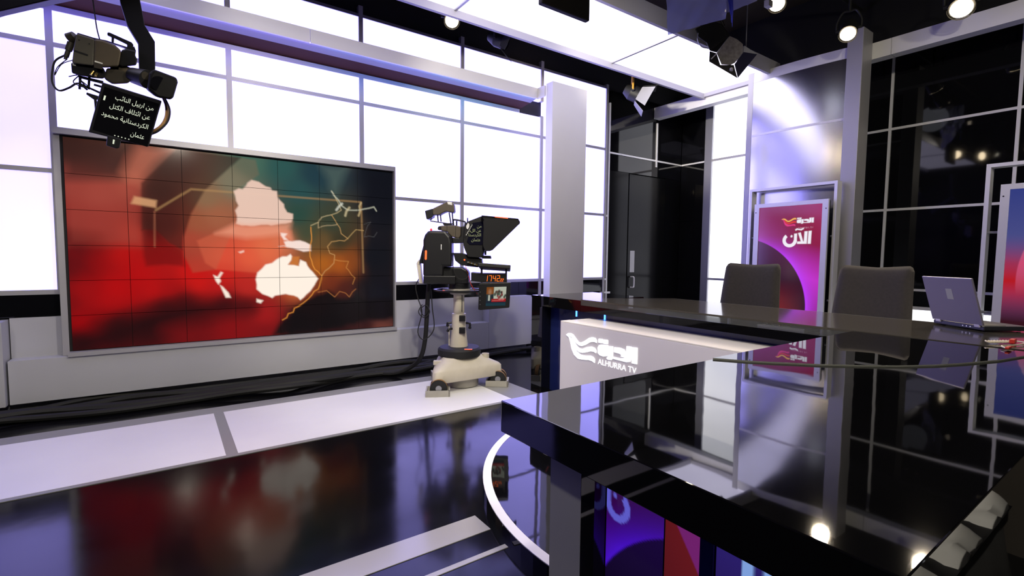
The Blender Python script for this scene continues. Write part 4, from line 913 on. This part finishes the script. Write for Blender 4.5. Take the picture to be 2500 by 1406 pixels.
# monitor tray lies nearly flat: tilted slab
def tray(x0, x1, d0, d1, z0, z1, tilt=-.10): 
    return MB().box(x0, x1, d0, d1, z0, z1).xf(Matrix.Translation((.27, 0, 1.098)) @ Matrix.Rotation(-tilt*.6, 4, 'Y') @ Matrix.Rotation(-.10, 4, 'X') @ Matrix.Translation((-.27, 0, -1.098)))
tray(.15, .435, -.20, .16, 1.078, 1.112).build('prompter_monitor', 'black_plastic', tp, bevel=.006)
tray(.17, .415, -.165, .13, 1.1122, 1.1135).build('monitor_face', 'navy_gloss', tp)
slab(dB, [(720, 150), (900, 150), (1000, 190), (1280, 260), (1300, 400), (1200, 430), (1000, 410), (860, 380), (760, 300)], -.06, .08).build('bridge_plate', 'black_plastic', tp, bevel=.004)
for i in range(6):
    x = 1020+i*33; y = 330+i*10
    MB().cyl(dB(x, y, -.062), dB(x, y, -.085), .008, n=10).build('plug', 'brass' if i % 2 else 'metal_grey', tp)
MB().cyl(dB(945, 285, -.062), dB(945, 285, -.07), .008, n=10).build('indicator', 'orange_mark', tp)
for (x, y0, y1) in ((1290, 440, 720), (1765, 440, 720)): slab(dB, [(x-18, y0), (x+18, y0), (x+18, y1), (x-18, y1)], -.13, -.11).build('drop_bracket', 'black_plastic', tp)

# studio clock
ck = ped_thing('digital_clock', 'black digital clock with red figures under the teleprompter', 'clock', (.24, -.03, .96))
slab(dB, [(1085, 525), (1300, 545), (1760, 545), (1765, 705), (1310, 715), (1085, 690)], -.125, .06).build('case', 'black_plastic', ck, bevel=.003)
SEG = {'1': 'bc', '7': 'abc', '4': 'fgbc', '2': 'abged'}
def digit(ch, x, z, w_, h, d):
    q = MB(); t = w_*.2; sl = .12
    seg = {'a': (0, w_, h-t, h), 'd': (0, w_, 0, t), 'g': (0, w_, h/2-t/2, h/2+t/2), 'f': (0, t, h/2, h), 'e': (0, t, 0, h/2), 'b': (w_-t, w_, h/2, h), 'c': (w_-t, w_, 0, h/2)}
    g = t*.18
    for s_ in SEG[ch]:
        x0, x1, z0, z1 = seg[s_]
        q.prism([(x+a+(b*sl), d, z+b) for a, b in ((x0+g, z0+g), (x1-g, z0+g), (x1-g, z1-g), (x0+g, z1-g))], (0, .002, 0))
    return q.build('figure', 'digit_red', ck)
for i, ch in enumerate('1742'): digit(ch, (1345+i*78-901)*kB, (2812-695)*kB, .026, .054, -.1275)
for i, ch in enumerate('22'): digit(ch, (1648+i*36-901)*kB, (2812-695)*kB, .013, .026, -.1275)

# preview monitor under the clock
pm = ped_thing('preview_monitor', 'small black monitor showing the broadcast below the red clock', 'monitor', (.27, -.12, .71))
slab(dB, [(1245, 745), (1270, 735), (1850, 705), (1858, 720), (1835, 1190), (1815, 1200), (1280, 1250), (1230, 1240)], -.15, -.10).build('case', 'black_plastic', pm, bevel=.005)
def preview(S, T):
    img = np.ones(S.shape+(3,))*lin((24, 34, 48)); img = mix(img, (44, 58, 60), ((S < .38) & (T < .72))*1.0)
    img = mix(img, (120, 66, 22), ((S < .36) & (T < .38))*1.0)
    img = mix(img, (150, 110, 80), np.clip(1.2-np.hypot((S-.18)/.12, (T-.26)/.2)*1.1, 0, 1))
    img = mix(img, (30, 40, 44), np.clip((T-.4)*20, 0, 1)*((S < .37) & (T < .72)))
    img = mix(img, (190, 195, 180), np.clip(1-np.abs(S-.15)/.07, 0, 1)*((T > .42) & (T < .72)))
    pan = ((S > .38) & (T < .62))*1.0; img = mix(img, (172, 176, 160), pan)
    rs = np.random.RandomState(3)
    for _ in range(26):
        a, b = rs.uniform(.42, .98), rs.uniform(.18, .6); img = mix(img, [(60, 74, 62), (90, 70, 60), (120, 50, 50), (40, 50, 44)][_ % 4], np.clip(1.5-np.hypot((S-a)/.045, (T-b)/.07), 0, 1)*pan)
    bar = ((S > .28) & (T > .62) & (T < .80))*1.0; img = mix(img, (150, 24, 28), bar)
    for t0, a, b in ((.655, .62, .95), (.715, .30, .9)): img = mix(img, (225, 170, 160), ((np.abs(T-t0) < .012) & (S > a) & (S < b) & (np.sin(S*260) > -.6))*.8)
    return mix(img, (22, 52, 62), (T > .86)*1.0)
p0 = dB(1395, 805, -.1505); p1 = dB(1775, 790, -.1505); p2 = dB(1375, 1170, -.1505)
painted_grid('picture', 'screen_small', pm, p0, p1-p0, p2-p0, 60, 60, preview)
for i in range(4): MB().cyl(dB(1268, 900+i*80, -.151), dB(1268, 900+i*80, -.156), .004, n=8).build('knob', 'metal_grey', pm)

# cables of the pedestal camera
def cable(name, label, pts, r, mt='cable_black', grp=None, n=8):
    q = MB().tube([PM @ Vector(p) for p in pts], r, n, 5)
    return tag(q.build(name, mt, smooth=True), label, 'cable', grp)
cable('thick_camera_cable', 'thick black cable dropping from the camera head to the floor bundle', [dC(232, 590, .05), dC(222, 700, .05), dC(213, 850, .06), dC(198, 980, .10), dC(165, 1100, .16), dC(100, 1180, .25), (-.70, .30, .03), (-1.05, .33, .03)], .022)
cable('looped_cable', 'thin black cable hanging in a long loop left of the pedestal column', [dC(178, 560, .0), dC(150, 620, 0), dC(165, 700, 0), dC(190, 790, 0), dC(163, 920, 0), dC(205, 970, 0), dC(268, 900, 0), dC(258, 760, 0), dC(250, 640, 0)], .005)
cable('coiled_slack', 'small coil of slack cable tied beside the column', [dC(190, 740, .02), dC(165, 790, .02), dC(200, 825, .02), dC(238, 790, .02), dC(215, 745, .02), dC(180, 770, .02), dC(200, 815, .02), dC(230, 770, .02), dC(205, 745, .03)], .0045)
cable('fine_loop_cable', 'fine black cable looped in front of the pan head', [dC(400, 430, -.14), dC(410, 500, -.16), dC(440, 560, -.16), dC(490, 560, -.15), dC(500, 520, -.14), dC(470, 500, -.13)], .0035)
cable('red_wire', 'thin reddish wire running from head to preview monitor', [dC(480, 480, -.10), dC(500, 540, -.13), dC(520, 600, -.14), dC(560, 660, -.13)], .0025, mt='red_plastic')

# ------------------------------------------------------------------ crane camera, upper left
JE = Matrix((Rr, Fw, Ur)).transposed().to_euler()
JO = Vector((0, 0, 1.2)) + Fw*2.4 + Rr*((261-1250)/1194.9*2.4) - Ur*((183.5-703)/1194.9*2.4)
JM = Matrix.Translation(JO) @ Matrix((Rr, Fw, Ur)).transposed().to_4x4()
def jib_thing(name, label, cat, off): return thing(name, label, cat, JM @ Vector(off), JE, off=off)
kJ = .000443
mat('crane_black', (.0045, .0045, .007), rough=.6, spec=.3)
def dJ(x, y, d): return Vector(((x-640)*kJ-.80*d, d, (560-y)*kJ+.42*d))
jb = jib_thing('camera_crane', 'black bent crane arm reaching down from the ceiling at the upper left', 'crane', dJ(1090, 500, .05))
slab(dJ, [(760, -420), (1010, -420), (1000, -330), (1060, 0), (1175, 185), (1180, 490), (1150, 580), (1010, 580), (1000, 490), (990, 205), (870, 10), (790, -250)], .02, .09).build('drop_arm', 'crane_black', jb, bevel=.004)
slab(dJ, [(-1400, 120), (-544, -136), (45, -272), (800, -430), (1010, -420), (1010, -560), (600, -560), (-1400, -200)], -.02, .13).build('boom', 'crane_black', jb, bevel=.006)
slab(dJ, [(300, -1750), (480, -1750), (480, -480), (300, -480)], .0, .08).build('ceiling_post', 'matte_black', jb)

jc = jib_thing('crane_camera', 'khaki broadcast camera with black lens hood hanging from the crane arm', 'camera', dJ(600, 560, 0))
mat('khaki_grey', (.085, .078, .062), rough=.5, var=.05, vscale=20)
slab(dJ, [(318, 112), (512, 172), (508, 300), (500, 462), (268, 432), (290, 250)], -.07, .06).build('rear_body', 'khaki_grey', jc, bevel=.006)
slab(dJ, [(512, 172), (600, 185), (735, 240), (800, 300), (770, 470), (610, 475), (500, 462), (508, 300)], -.075, .06).build('front_body', 'khaki', jc, bevel=.008)
slab(dJ, [(298, 292), (442, 340), (438, 356), (295, 308)], -.0715, -.07).build('vent_slot', 'matte_black', jc)
slab(dJ, [(515, 405), (600, 432), (598, 445), (512, 420)], -.0765, -.075).build('name_plate', 'white_print', jc)
slab(dJ, [(510, 425), (602, 450), (598, 500), (505, 480)], -.077, -.07).build('lower_plate', 'khaki_dark', jc)
for (x, y) in ((345, 185), (455, 225)): MB().cyl(dJ(x, y, -.0695), dJ(x, y, -.072), .003, n=8).build('screw', 'matte_black', jc)
slab(dJ, [(800, 290), (850, 275), (960, 300), (950, 350), (972, 390), (965, 450), (800, 470), (770, 450)], -.06, .05).build('lens_mount', 'black_plastic', jc, bevel=.006)
slab(dJ, [(318, 108), (510, 165), (640, 185), (900, 285), (960, 300), (940, 250), (880, 262), (760, 225), (700, 205), (600, 178), (500, 155), (330, 103)], -.05, .05).build('top_plate', 'black_plastic', jc)
slab(dJ, [(645, 92), (665, 88), (915, 200), (935, 230), (925, 262), (860, 262), (865, 222), (720, 150), (718, 200), (690, 195), (692, 140), (645, 120)], -.018, .02).build('carry_handle', 'black_plastic', jc, bevel=.003)
MB().cyl(dJ(760, 500, .0), dJ(940, 570, -.03), .034, .030, n=24).build('lens_barrel', 'khaki', jc, smooth=True)
MB().cyl(dJ(930, 565, -.03), dJ(1090, 610, -.05), .036, .044, n=24).build('focus_ring', 'black_plastic', jc, smooth=True)
MB().cyl(dJ(985, 530, -.05), dJ(1060, 570, -.07), .018, n=12).build('zoom_motor', 'khaki_dark', jc, smooth=True)
hood = slab(dJ, [(1095, 545), (1140, 500), (1380, 590), (1393, 640), (1345, 805), (1310, 820), (1180, 800), (1075, 715)], -.13, .05).build('lens_hood', 'crane_black', jc, bevel=.008)
slab(dJ, [(1125, 570), (1155, 530), (1365, 612), (1370, 645), (1325, 785), (1300, 797), (1190, 778), (1105, 705)], -.132, -.128).build('hood_mouth', 'matte_black', hood)
MB().cyl(dJ(1195, 655, -.131), dJ(1195, 655, -.134), .033, n=28).build('front_lens', 'lens_glass', hood)
slab(dJ, [(252, 425), (600, 475), (640, 560), (600, 600), (480, 590), (330, 560), (262, 540)], -.05, .05).build('adapter', 'black_plastic', jc, bevel=.006)
slab(dJ, [(272, 425), (310, 432), (308, 462), (270, 455)], -.052, -.05).build('socket', 'white_print', jc)
MB().cyl(dJ(500, 520, -.052), dJ(470, 560, -.06), .006, n=10).build('bnc_plug', 'brass', jc); MB().cyl(dJ(535, 540, -.052), dJ(520, 575, -.06), .006, n=10).build('bnc_plug', 'brass', jc)
slab(dJ, [(330, 560), (600, 625), (600, 660), (330, 590)], -.03, .05).build('base_plate', 'black_plastic', jc)
for x in (345, 445): slab(dJ, [(x-14, 560), (x+14, 570), (x+5, 720), (x-22, 715)], .0, .02).build('riser_post', 'black_plastic', jc)
slab(dJ, [(500, 655), (590, 680), (580, 700), (495, 675)], -.02, .04).build('clamp', 'black_plastic', jc)
slab(dJ, [(640, 480), (900, 520), (940, 560), (880, 650), (700, 660), (610, 600)], -.055, .03).build('servo_unit', 'khaki_dark', jc, bevel=.01)
q = MB().cyl(dJ(290, 130, -.01), dJ(230, 160, -.01), .022, .026, n=16).cyl(dJ(245, 200, -.01), dJ(215, 290, -.01), .014, n=14).cyl(dJ(215, 290, -.01), dJ(190, 360, -.01), .010, n=14).cyl(dJ(190, 360, -.01), dJ(182, 388, -.01), .007, n=12)
q.build('rear_connector', 'khaki_dark', jc, smooth=True)

jp = jib_thing('prompter_screen', 'black script monitor with white Arabic lines under the crane camera', 'monitor', dJ(840, 1000, -.1))
TL, TR_, BR_, BL = (600, 638), (1228, 836), (1088, 1322), (452, 1166)
slab(dJ, [TL, TR_, BR_, BL], -.11, -.07).build('case', 'black_plastic', jp, bevel=.004)
def sp(a, b, d=-.1112):
    ex = (TR_[0]-TL[0], TR_[1]-TL[1]); ey = (BL[0]-TL[0], BL[1]-TL[1])
    return dJ(TL[0]+a*ex[0]+b*ey[0], TL[1]+a*ex[1]+b*ey[1], d)
MB().add([sp(.05, .07, -.1104), sp(.05, .93, -.1104), sp(.97, .93, -.1104), sp(.97, .07, -.1104)], [(0, 1, 2, 3)]).build('screen', 'gloss_black', jp)
for s_, ar, al, b in (('من اربيل النائب', .905, .265, .235), ('عن ائتلاف الكتل', .89, .215, .42), ('الكردستانية محمود', .90, .12, .605), ('عثمان', .885, .66, .815)):
    v_, f_, w_ = text_polys(shape_ar(s_), 1.0); k = (ar-al)/w_
    MB().add([sp(ar-(w_-p.x)*k, b-p.y*.125) for p in v_], f_).build('script_line', 'text_white', jp)
MB().add([sp(.085, .23), sp(.085, .32), sp(.115, .32), sp(.115, .23)], [(0, 1, 2, 3)]).build('cue_mark', 'text_white', jp)
for i in range(5): MB().cyl(dJ(730+i*37, 1200+i*10, -.1105), dJ(730+i*37, 1200+i*10, -.1125), .0025, n=8).build('button', 'text_white', jp)
slab(dJ, [(652, 1195), (800, 1240), (780, 1330), (750, 1340), (640, 1305)], -.115, -.08).build('tally_box', 'black_plastic', jp, bevel=.003)
slab(dJ, [(712, 1240), (730, 1245), (722, 1290), (706, 1286)], -.1165, -.115).build('tally_mark', 'text_white', jp)
slab(dJ, [(420, 750), (580, 800), (570, 830), (530, 830), (545, 950), (510, 940), (500, 830), (415, 770)], -.03, -.01).build('side_bracket', 'black_plastic', jp)
slab(dJ, [(330, 640), (600, 760), (600, 785), (330, 660)], .0, .02).build('support_bar', 'black_plastic', jp)
def jcable(name, label, pts, r, mt='cable_black'):
    return tag(MB().tube([JM @ p for p in pts], r, 6, 5).build(name, mt, smooth=True), label, 'cable')
jcable('camera_loop_cable', 'black cable looping at the rear of the crane camera', [dJ(175, 340, 0), dJ(70, 400, 0), dJ(35, 520, 0), dJ(38, 650, 0), dJ(110, 730, 0), dJ(220, 700, 0), dJ(320, 650, 0), dJ(420, 720, 0)], .0045)
jcable('camera_tail_wire', 'thin dark wire trailing behind the crane camera adapter', [dJ(190, 390, .0), dJ(90, 470, .01), dJ(60, 560, .01), dJ(130, 440, .02), dJ(260, 390, .02)], .0022)
jcable('tangled_wire', 'thin tangled wire under the crane camera', [dJ(220, 575, 0), dJ(330, 560, -.01), dJ(270, 640, -.01), dJ(420, 700, -.01), dJ(330, 600, -.02), dJ(480, 720, 0)], .0025)
jcable('hoist_wire', 'thin wire rising from the crane camera top plate', [dJ(562, 170, 0), dJ(530, 50, 0), dJ(505, -120, 0), dJ(470, -380, 0)], .0028)
jcable('orange_cable', 'orange and black cable curving down beside the script monitor', [dJ(1255, 800, -.05), dJ(1290, 900, -.05), dJ(1285, 1020, -.05), dJ(1220, 1120, -.06), dJ(1100, 1190, -.06)], .0075, 'tyre_brown')
jcable('black_side_cable', 'thin black cable beside the orange one at the script monitor', [dJ(1262, 800, -.06), dJ(1320, 930, -.06), dJ(1300, 1060, -.06), dJ(1200, 1160, -.07), dJ(1110, 1200, -.07)], .0045)

# ------------------------------------------------------------------ lamps on the ceiling grid
mat('lamp_black', (.012, .012, .012), rough=.5); mat('lamp_grey', (.20, .19, .17), rough=.5)
mat('lamp_white', (.30, .30, .31), rough=.4); mat('yoke_yellow', (.55, .28, .02), rough=.5)
mat('lens_dark', (.03, .03, .06), rough=.08); mat('reflector', (.30, .28, .25), rough=.5, var=.3, vscale=30)
emat('lens_lit', (1.0, .80, .52), 30.0)
def gelmat(name, tint, dif):
    mt = bpy.data.materials.new(name); mt.use_nodes = True; nt = mt.node_tree; nt.nodes.clear()
    o = nt.nodes.new('ShaderNodeOutputMaterial'); tr = nt.nodes.new('ShaderNodeBsdfTransparent'); tl = nt.nodes.new('ShaderNodeBsdfTranslucent'); gl = nt.nodes.new('ShaderNodeBsdfGlossy'); df = nt.nodes.new('ShaderNodeBsdfDiffuse')
    tr.inputs[0].default_value = (*tint, 1); tl.inputs[0].default_value = (*dif, 1); df.inputs[0].default_value = (*dif, 1); gl.inputs['Roughness'].default_value = .12
    m1 = nt.nodes.new('ShaderNodeMixShader'); m2 = nt.nodes.new('ShaderNodeMixShader'); m3 = nt.nodes.new('ShaderNodeMixShader'); m3.inputs[0].default_value = .22
    m1.inputs[0].default_value = .5; m2.inputs[0].default_value = .55
    nt.links.new(tl.outputs[0], m1.inputs[1]); nt.links.new(df.outputs[0], m1.inputs[2]); nt.links.new(tr.outputs[0], m2.inputs[1]); nt.links.new(m1.outputs[0], m2.inputs[2])
    nt.links.new(m2.outputs[0], m3.inputs[1]); nt.links.new(gl.outputs[0], m3.inputs[2]); nt.links.new(m3.outputs[0], o.inputs[0])
    MATS[name] = mt
gelmat('gel', (.30, .31, .50), (.26, .27, .42)); gelmat('gel_blue', (.10, .12, .6), (.10, .12, .6))
def fresnel(label, loc, target, r=.065, lit=False, power=0, size=55, barn=None, yoke='lamp_black', body='lamp_black', length=.24, col=(1, .84, .62), pipe=4.15, lens='lens_dark', group='studio lamps on the ceiling grid', name='studio_lamp'):
    loc = Vector(loc); d = (Vector(target)-loc).normalized()
    t = thing(name, label, 'lamp', (loc.x, loc.y, loc.z-r), group=group)
    a = d.cross(Vector((0, 0, 1))).normalized(); up = a.cross(d).normalized()
    MB().cyl(loc-d*.01, loc-d*length*.55, r*1.18, r*1.22, n=24).cyl(loc-d*length*.55, loc-d*length, r*1.22, r*.7, n=24).build('housing', body, t, smooth=True)
    q = MB().cyl(loc-d*.012, loc+d*.012, r*1.25, n=24, caps=False); q.build('rim', body, t, smooth=True)
    MB().cyl(loc+d*.001, loc+d*.004, r, n=28).build('lens', 'lens_lit' if lit else lens, t)
    mid = loc-d*length*.45; s = r*1.55
    top = Vector((mid.x, mid.y, mid.z+r*2.6))
    MB().tube([mid+a*s, mid+a*s+Vector((0, 0, r*1.2)), top+a*s*.55, top, top-a*s*.55, mid-a*s+Vector((0, 0, r*1.2)), mid-a*s], r*.16, 8, 3).build('yoke', yoke, t, smooth=True)
    for sg in (1, -1): MB().cyl(mid+a*s*sg*1.08, mid+a*s*sg*.75, r*.22, n=10).build('pivot_knob', 'lamp_black', t)
    MB().cyl(top, (top.x, top.y, pipe), .014, n=10).build('hanger', 'lamp_black', t)
    MB().box(top.x-.03, top.x+.03, top.y-.03, top.y+.03, pipe-.03, pipe+.035).build('clamp', 'lamp_black', t)
    if barn:
        for (ax, mt, tilt) in ((a, barn[0], .55), (-a, barn[1], .55), (up, barn[2], .45), (-up, barn[3], .45)):
            if mt is None: continue
            bx = (up if abs(ax.dot(a)) > .5 else a)
            p = loc+ax*r*1.2; e = (d*math.cos(tilt)+ax*math.sin(tilt)).normalized(); L = r*2.1; n_ = ax*math.cos(tilt)-d*math.sin(tilt)
            P = [p+bx*r*1.0, p-bx*r*1.0, p+e*L-bx*r*1.55, p+e*L+bx*r*1.55]
            MB().prism(P, n_*.004).build('barn_door', mt, t)
    if power:
        ld = bpy.data.lights.new('lamp_light', 'SPOT'); ld.energy = power; ld.color = col; ld.spot_size = R(size); ld.spot_blend = .6; ld.shadow_soft_size = r
        lo = bpy.data.objects.new('lamp_light', ld); COL.objects.link(lo); lo.parent = t
        lo.location = loc+d*.03-WLOC[t.name]; lo.rotation_euler = d.to_track_quat('-Z', 'Y').to_euler()
    return t
# in view
fresnel('lit round spotlight glowing between the ceiling panel and the left wall', (2.33, 4.36, 3.47), (1.2, 2.2, 1.2), .062, True, 60, 70)
fresnel('lit spotlight glowing beside the bluish gel sheet under the dark ceiling', (4.56, 2.37, 3.49), (2.2, 1.2, .9), .062, True, 120, 60)
fresnel('lit spotlight hanging just above the wide silver post', (5.62, 2.20, 3.445), (3.0, 1.4, .8), .066, True, 150, 60)
fresnel('lit spotlight at the upper right corner above the back beam', (5.87, 1.40, 3.45), (3.2, 1.0, .8), .080, True, 150, 60)
fresnel('unlit lamp with bluish lens right of the glowing spotlight by the left wall', (3.02, 4.46, 3.47), (3.9, 3.2, 2.7), .062, length=.2, barn=('lamp_black', None, None, 'lamp_black'))
fresnel('small lamp with warm glow tucked under the ceiling panel edge', (3.95, 4.45, 3.62), (3.9, 4.9, 3.2), .05, True, 14, 80, length=.14)
fresnel('unlit lamp with yellow yoke and pale barn doors near the far corner', (5.16, 4.46, 3.33), (5.9, 3.7, 2.75), .085, yoke='yoke_yellow', body='lamp_black', length=.2, barn=('lamp_white', None, 'lamp_black', 'lamp_white'))
LO = Vector((0, 0, 1.2)) + Fw*4.9 + Rr*((1790-1250)/1194.9*4.9) - Ur*((125-703)/1194.9*4.9)
bl = thing('box_lamp', 'unlit box lamp with open barn doors and pale diffuser under the ceiling panel', 'lamp', LO, Matrix((Rr, Fw, Ur)).transposed().to_euler(), group='studio lamps on the ceiling grid')
def dL(x, y, d): return Vector(((x-1270)*.000613+.452*d, d, (837-y)*.000613+.484*d))
mat('barn_navy', (.02, .02, .05), rough=.4); mat('barn_pale', (.42, .43, .44), rough=.4)
slab(dL, [(640, 470), (930, 330), (1090, 400), (1215, 575), (1000, 860), (885, 830), (830, 700), (700, 610)], .02, .26).build('housing', 'lamp_black', bl, bevel=.01)
slab(dL, [(1215, 590), (1330, 640), (1428, 720), (1432, 850), (1300, 1025), (1230, 1062), (1080, 1055), (1000, 870)], -.01, .03).build('diffuser', 'reflector', bl)
slab(dL, [(888, 835), (1000, 870), (1060, 1060), (1280, 1060), (1340, 1275), (880, 1005)], -.03, -.022).build('barn_door', 'lamp_black', bl)
slab(dL, [(1440, 850), (1660, 885), (1345, 1272), (1290, 1050)], -.03, -.022).build('barn_door', 'barn_navy', bl)
slab(dL, [(1452, 745), (1660, 882), (1440, 850)], -.03, -.022).build('barn_door', 'barn_pale', bl)
slab(dL, [(905, 960), (985, 880), (1000, 890), (920, 970)], -.036, -.03).build('edge_clip', 'alu_bright', bl)
slab(dL, [(1215, 590), (890, 830), (900, 760), (1190, 540)], -.02, -.012).build('barn_door', 'lamp_black', bl)
MB().cyl(dL(1240, 1120, -.032), dL(1240, 1150, -.04), .016, n=14).build('knob', 'alu_bright', bl)
MB().tube([dL(700, 540, 0), dL(690, 650, 0), dL(750, 760, 0), dL(860, 790, 0)], .005, 6, 4).build('power_lead', 'alu_dark', bl, smooth=True)
MB().tube([dL(830, 640, .14), dL(900, 330, .14), dL(1020, 250, .14), dL(1120, 420, .14)], .012, 8, 3).build('yoke', 'lamp_black', bl, smooth=True)
MB().tube([dL(960, 270, .14), dL(940, -200, .14), dL(930, -780, .14)], .014, 8, 1).build('hanger', 'lamp_black', bl)
# fill lamps added out of view to brighten beams, bench, stool and frames
for (lx, ly, tx, ty, tz, pw) in ((.9, 1.5, .5, 5.0, .3, 170), (1.4, 1.9, 2.3, 4.2, .3, 200), (.2, -.6, .6, 3.9, 0, 230), (.7, 1.1, 2.6, 1.9, .5, 260), (-1.6, 1.0, -1.0, 4.2, 0, 100), (1.0, 2.3, 1.5, 4.9, 3.25, 115), (1.2, 2.6, 3.7, 4.8, 2.8, 150), (-.6, -1.6, 1.4, .0, .5, 220), (3.4, -1.2, 6.3, 1.2, 3.3, 90), (1.6, -.8, 5.8, 1.7, 1.4, 220)):
    fresnel('unseen fill lamp added on the ceiling grid to brighten the set', (lx, ly, 3.2), (tx, ty, tz), .075, True, pw, 62, group='added fill lamps out of view', col=(1, .93, .78))

fresnel('unseen fill lamp added on the ceiling grid to brighten the set', (1.1, 3.0, 3.3), (6.27, 4.35, 3.43), .075, True, 1100, 26, group='added fill lamps out of view', col=(1, .93, .78))  # added unseen spot aimed to brighten the back beam

# gel sheets over a soft light
sl = thing('soft_light', 'soft light wrapped in crumpled bluish translucent gel sheets', 'lamp', (3.92, 2.62, 3.22), group='studio lamps on the ceiling grid')
def gelsheet(corners, nx, ny, amp, ph):
    c = [Vector(p) for p in corners]; vs = []; fs = []
    nrm = (c[1]-c[0]).cross(c[3]-c[0]).normalized()
    for j in range(ny+1):
        for i in range(nx+1):
            u, v = i/nx, j/ny
            p = (c[0]*(1-u)+c[1]*u)*(1-v)+(c[3]*(1-u)+c[2]*u)*v
            vs.append(p+nrm*amp*(abs(math.sin(u*7+ph+v*4))+.6*abs(math.sin(v*9-u*6+ph*2))+.3*math.sin(u*23+v*17)))
    for j in range(ny):
        for i in range(nx): a = j*(nx+1)+i; fs.append((a, a+1, a+nx+2, a+nx+1))
    return MB().add(vs, fs)
gelsheet([(3.394, 2.695, 3.62), (3.853, 2.371, 3.62), (3.80, 2.382, 3.162), (3.405, 2.648, 3.02)], 32, 24, .012, .4).build('gel_sheet', 'gel', sl, smooth=True)
gelsheet([(3.80, 2.40, 3.62), (4.06, 2.26, 3.56), (4.02, 2.25, 3.31), (3.80, 2.375, 3.20)], 10, 8, .008, 1.7).build('gel_sheet', 'gel', sl, smooth=True)
gelsheet([(3.70, 2.40, 3.62), (3.82, 2.34, 3.62), (3.81, 2.33, 3.07), (3.78, 2.34, 3.2)], 6, 8, .006, 2.6).build('gel_sheet', 'gel_blue', sl, smooth=True)
MB().box(3.45, 3.85, 2.45, 2.75, 3.64, 3.82).xf(Matrix.Translation((0, 0, 0))).build('lamp_head', 'lamp_black', sl, bevel=.02)
MB().cyl((3.65, 2.62, 3.82), (3.65, 2.62, 4.2), .014, n=8).build('hanger', 'lamp_black', sl)
B('white_flag', 'lamp_white', sl, (4.03, 4.09, 2.16, 2.20, 3.24, 3.29))

# hanging monitor seen from behind
hm = thing('ceiling_monitor', 'black flat monitor hanging below the ceiling light panel', 'monitor', (2.40, 2.77, 2.95))
B('case', 'matte_black', hm, (2.174, 2.627, 2.755, 2.80, 2.95, 3.30), bevel=.008)
B('back_cover', 'lamp_black', hm, (2.25, 2.55, 2.80, 2.83, 3.0, 3.25), bevel=.01)
MB().cyl((2.40, 2.815, 3.2), (2.40, 2.815, 4.15), .018, n=10).build('drop_pole', 'lamp_black', hm)

# lighting pipes
for (y, z) in ((4.42, 4.18), (2.62, 4.23), (1.4, 4.18), (-.4, 4.18), (-1.6, 4.18)):
    tag(MB().cyl((XA, y, z), (XB-.06, y, z), .024, n=10).build('lighting_pipe', 'lamp_black', smooth=True), 'long black lighting pipe under the ceiling', 'pipe', 'pipes of the ceiling grid')
for x in (-1.2, 1.1, 3.4, 5.7):
    tag(MB().cyl((x, YA, 4.28), (x, YB-.05, 4.28), .024, n=10).build('lighting_pipe', 'lamp_black', smooth=True), 'long black lighting pipe under the ceiling', 'pipe', 'pipes of the ceiling grid')

# ------------------------------------------------------------------ cables along the wall foot
rnd = random.Random(11)
for i in range(6):
    y0 = 4.60+.062*i; r_ = rnd.uniform(.018, .032); pts = []
    ph = rnd.uniform(0, 6); x1 = 2.3 if i < 4 else 4.6
    n_ = 30
    for k in range(n_+1):
        x = -3.1+(x1+3.1)*k/n_
        y = y0+.06*math.sin(x*2.3+ph)+.04*math.sin(x*5.3+ph*2)
        pts.append((x, max(4.42, min(4.98, y)), r_+.002+max(0, .03*math.sin(x*3.1+ph*1.7))))
    tag(MB().tube(pts, r_, 8, 3).build('floor_cable', 'cable_black', smooth=True), 'black cable in the bundle along the foot of the left wall', 'cable', 'cables at the foot of the left wall')
ld = bpy.data.lights.new('gel_fill_light', 'POINT'); ld.energy = 1.2; ld.color = (.86, .88, 1.0); ld.shadow_soft_size = .2  # point light added behind the gel sheets to make them glow
lo = bpy.data.objects.new('gel_fill_light', ld); COL.objects.link(lo); lo.parent = sl; lo.location = Vector((3.72, 2.72, 3.50))-WLOC[sl.name]
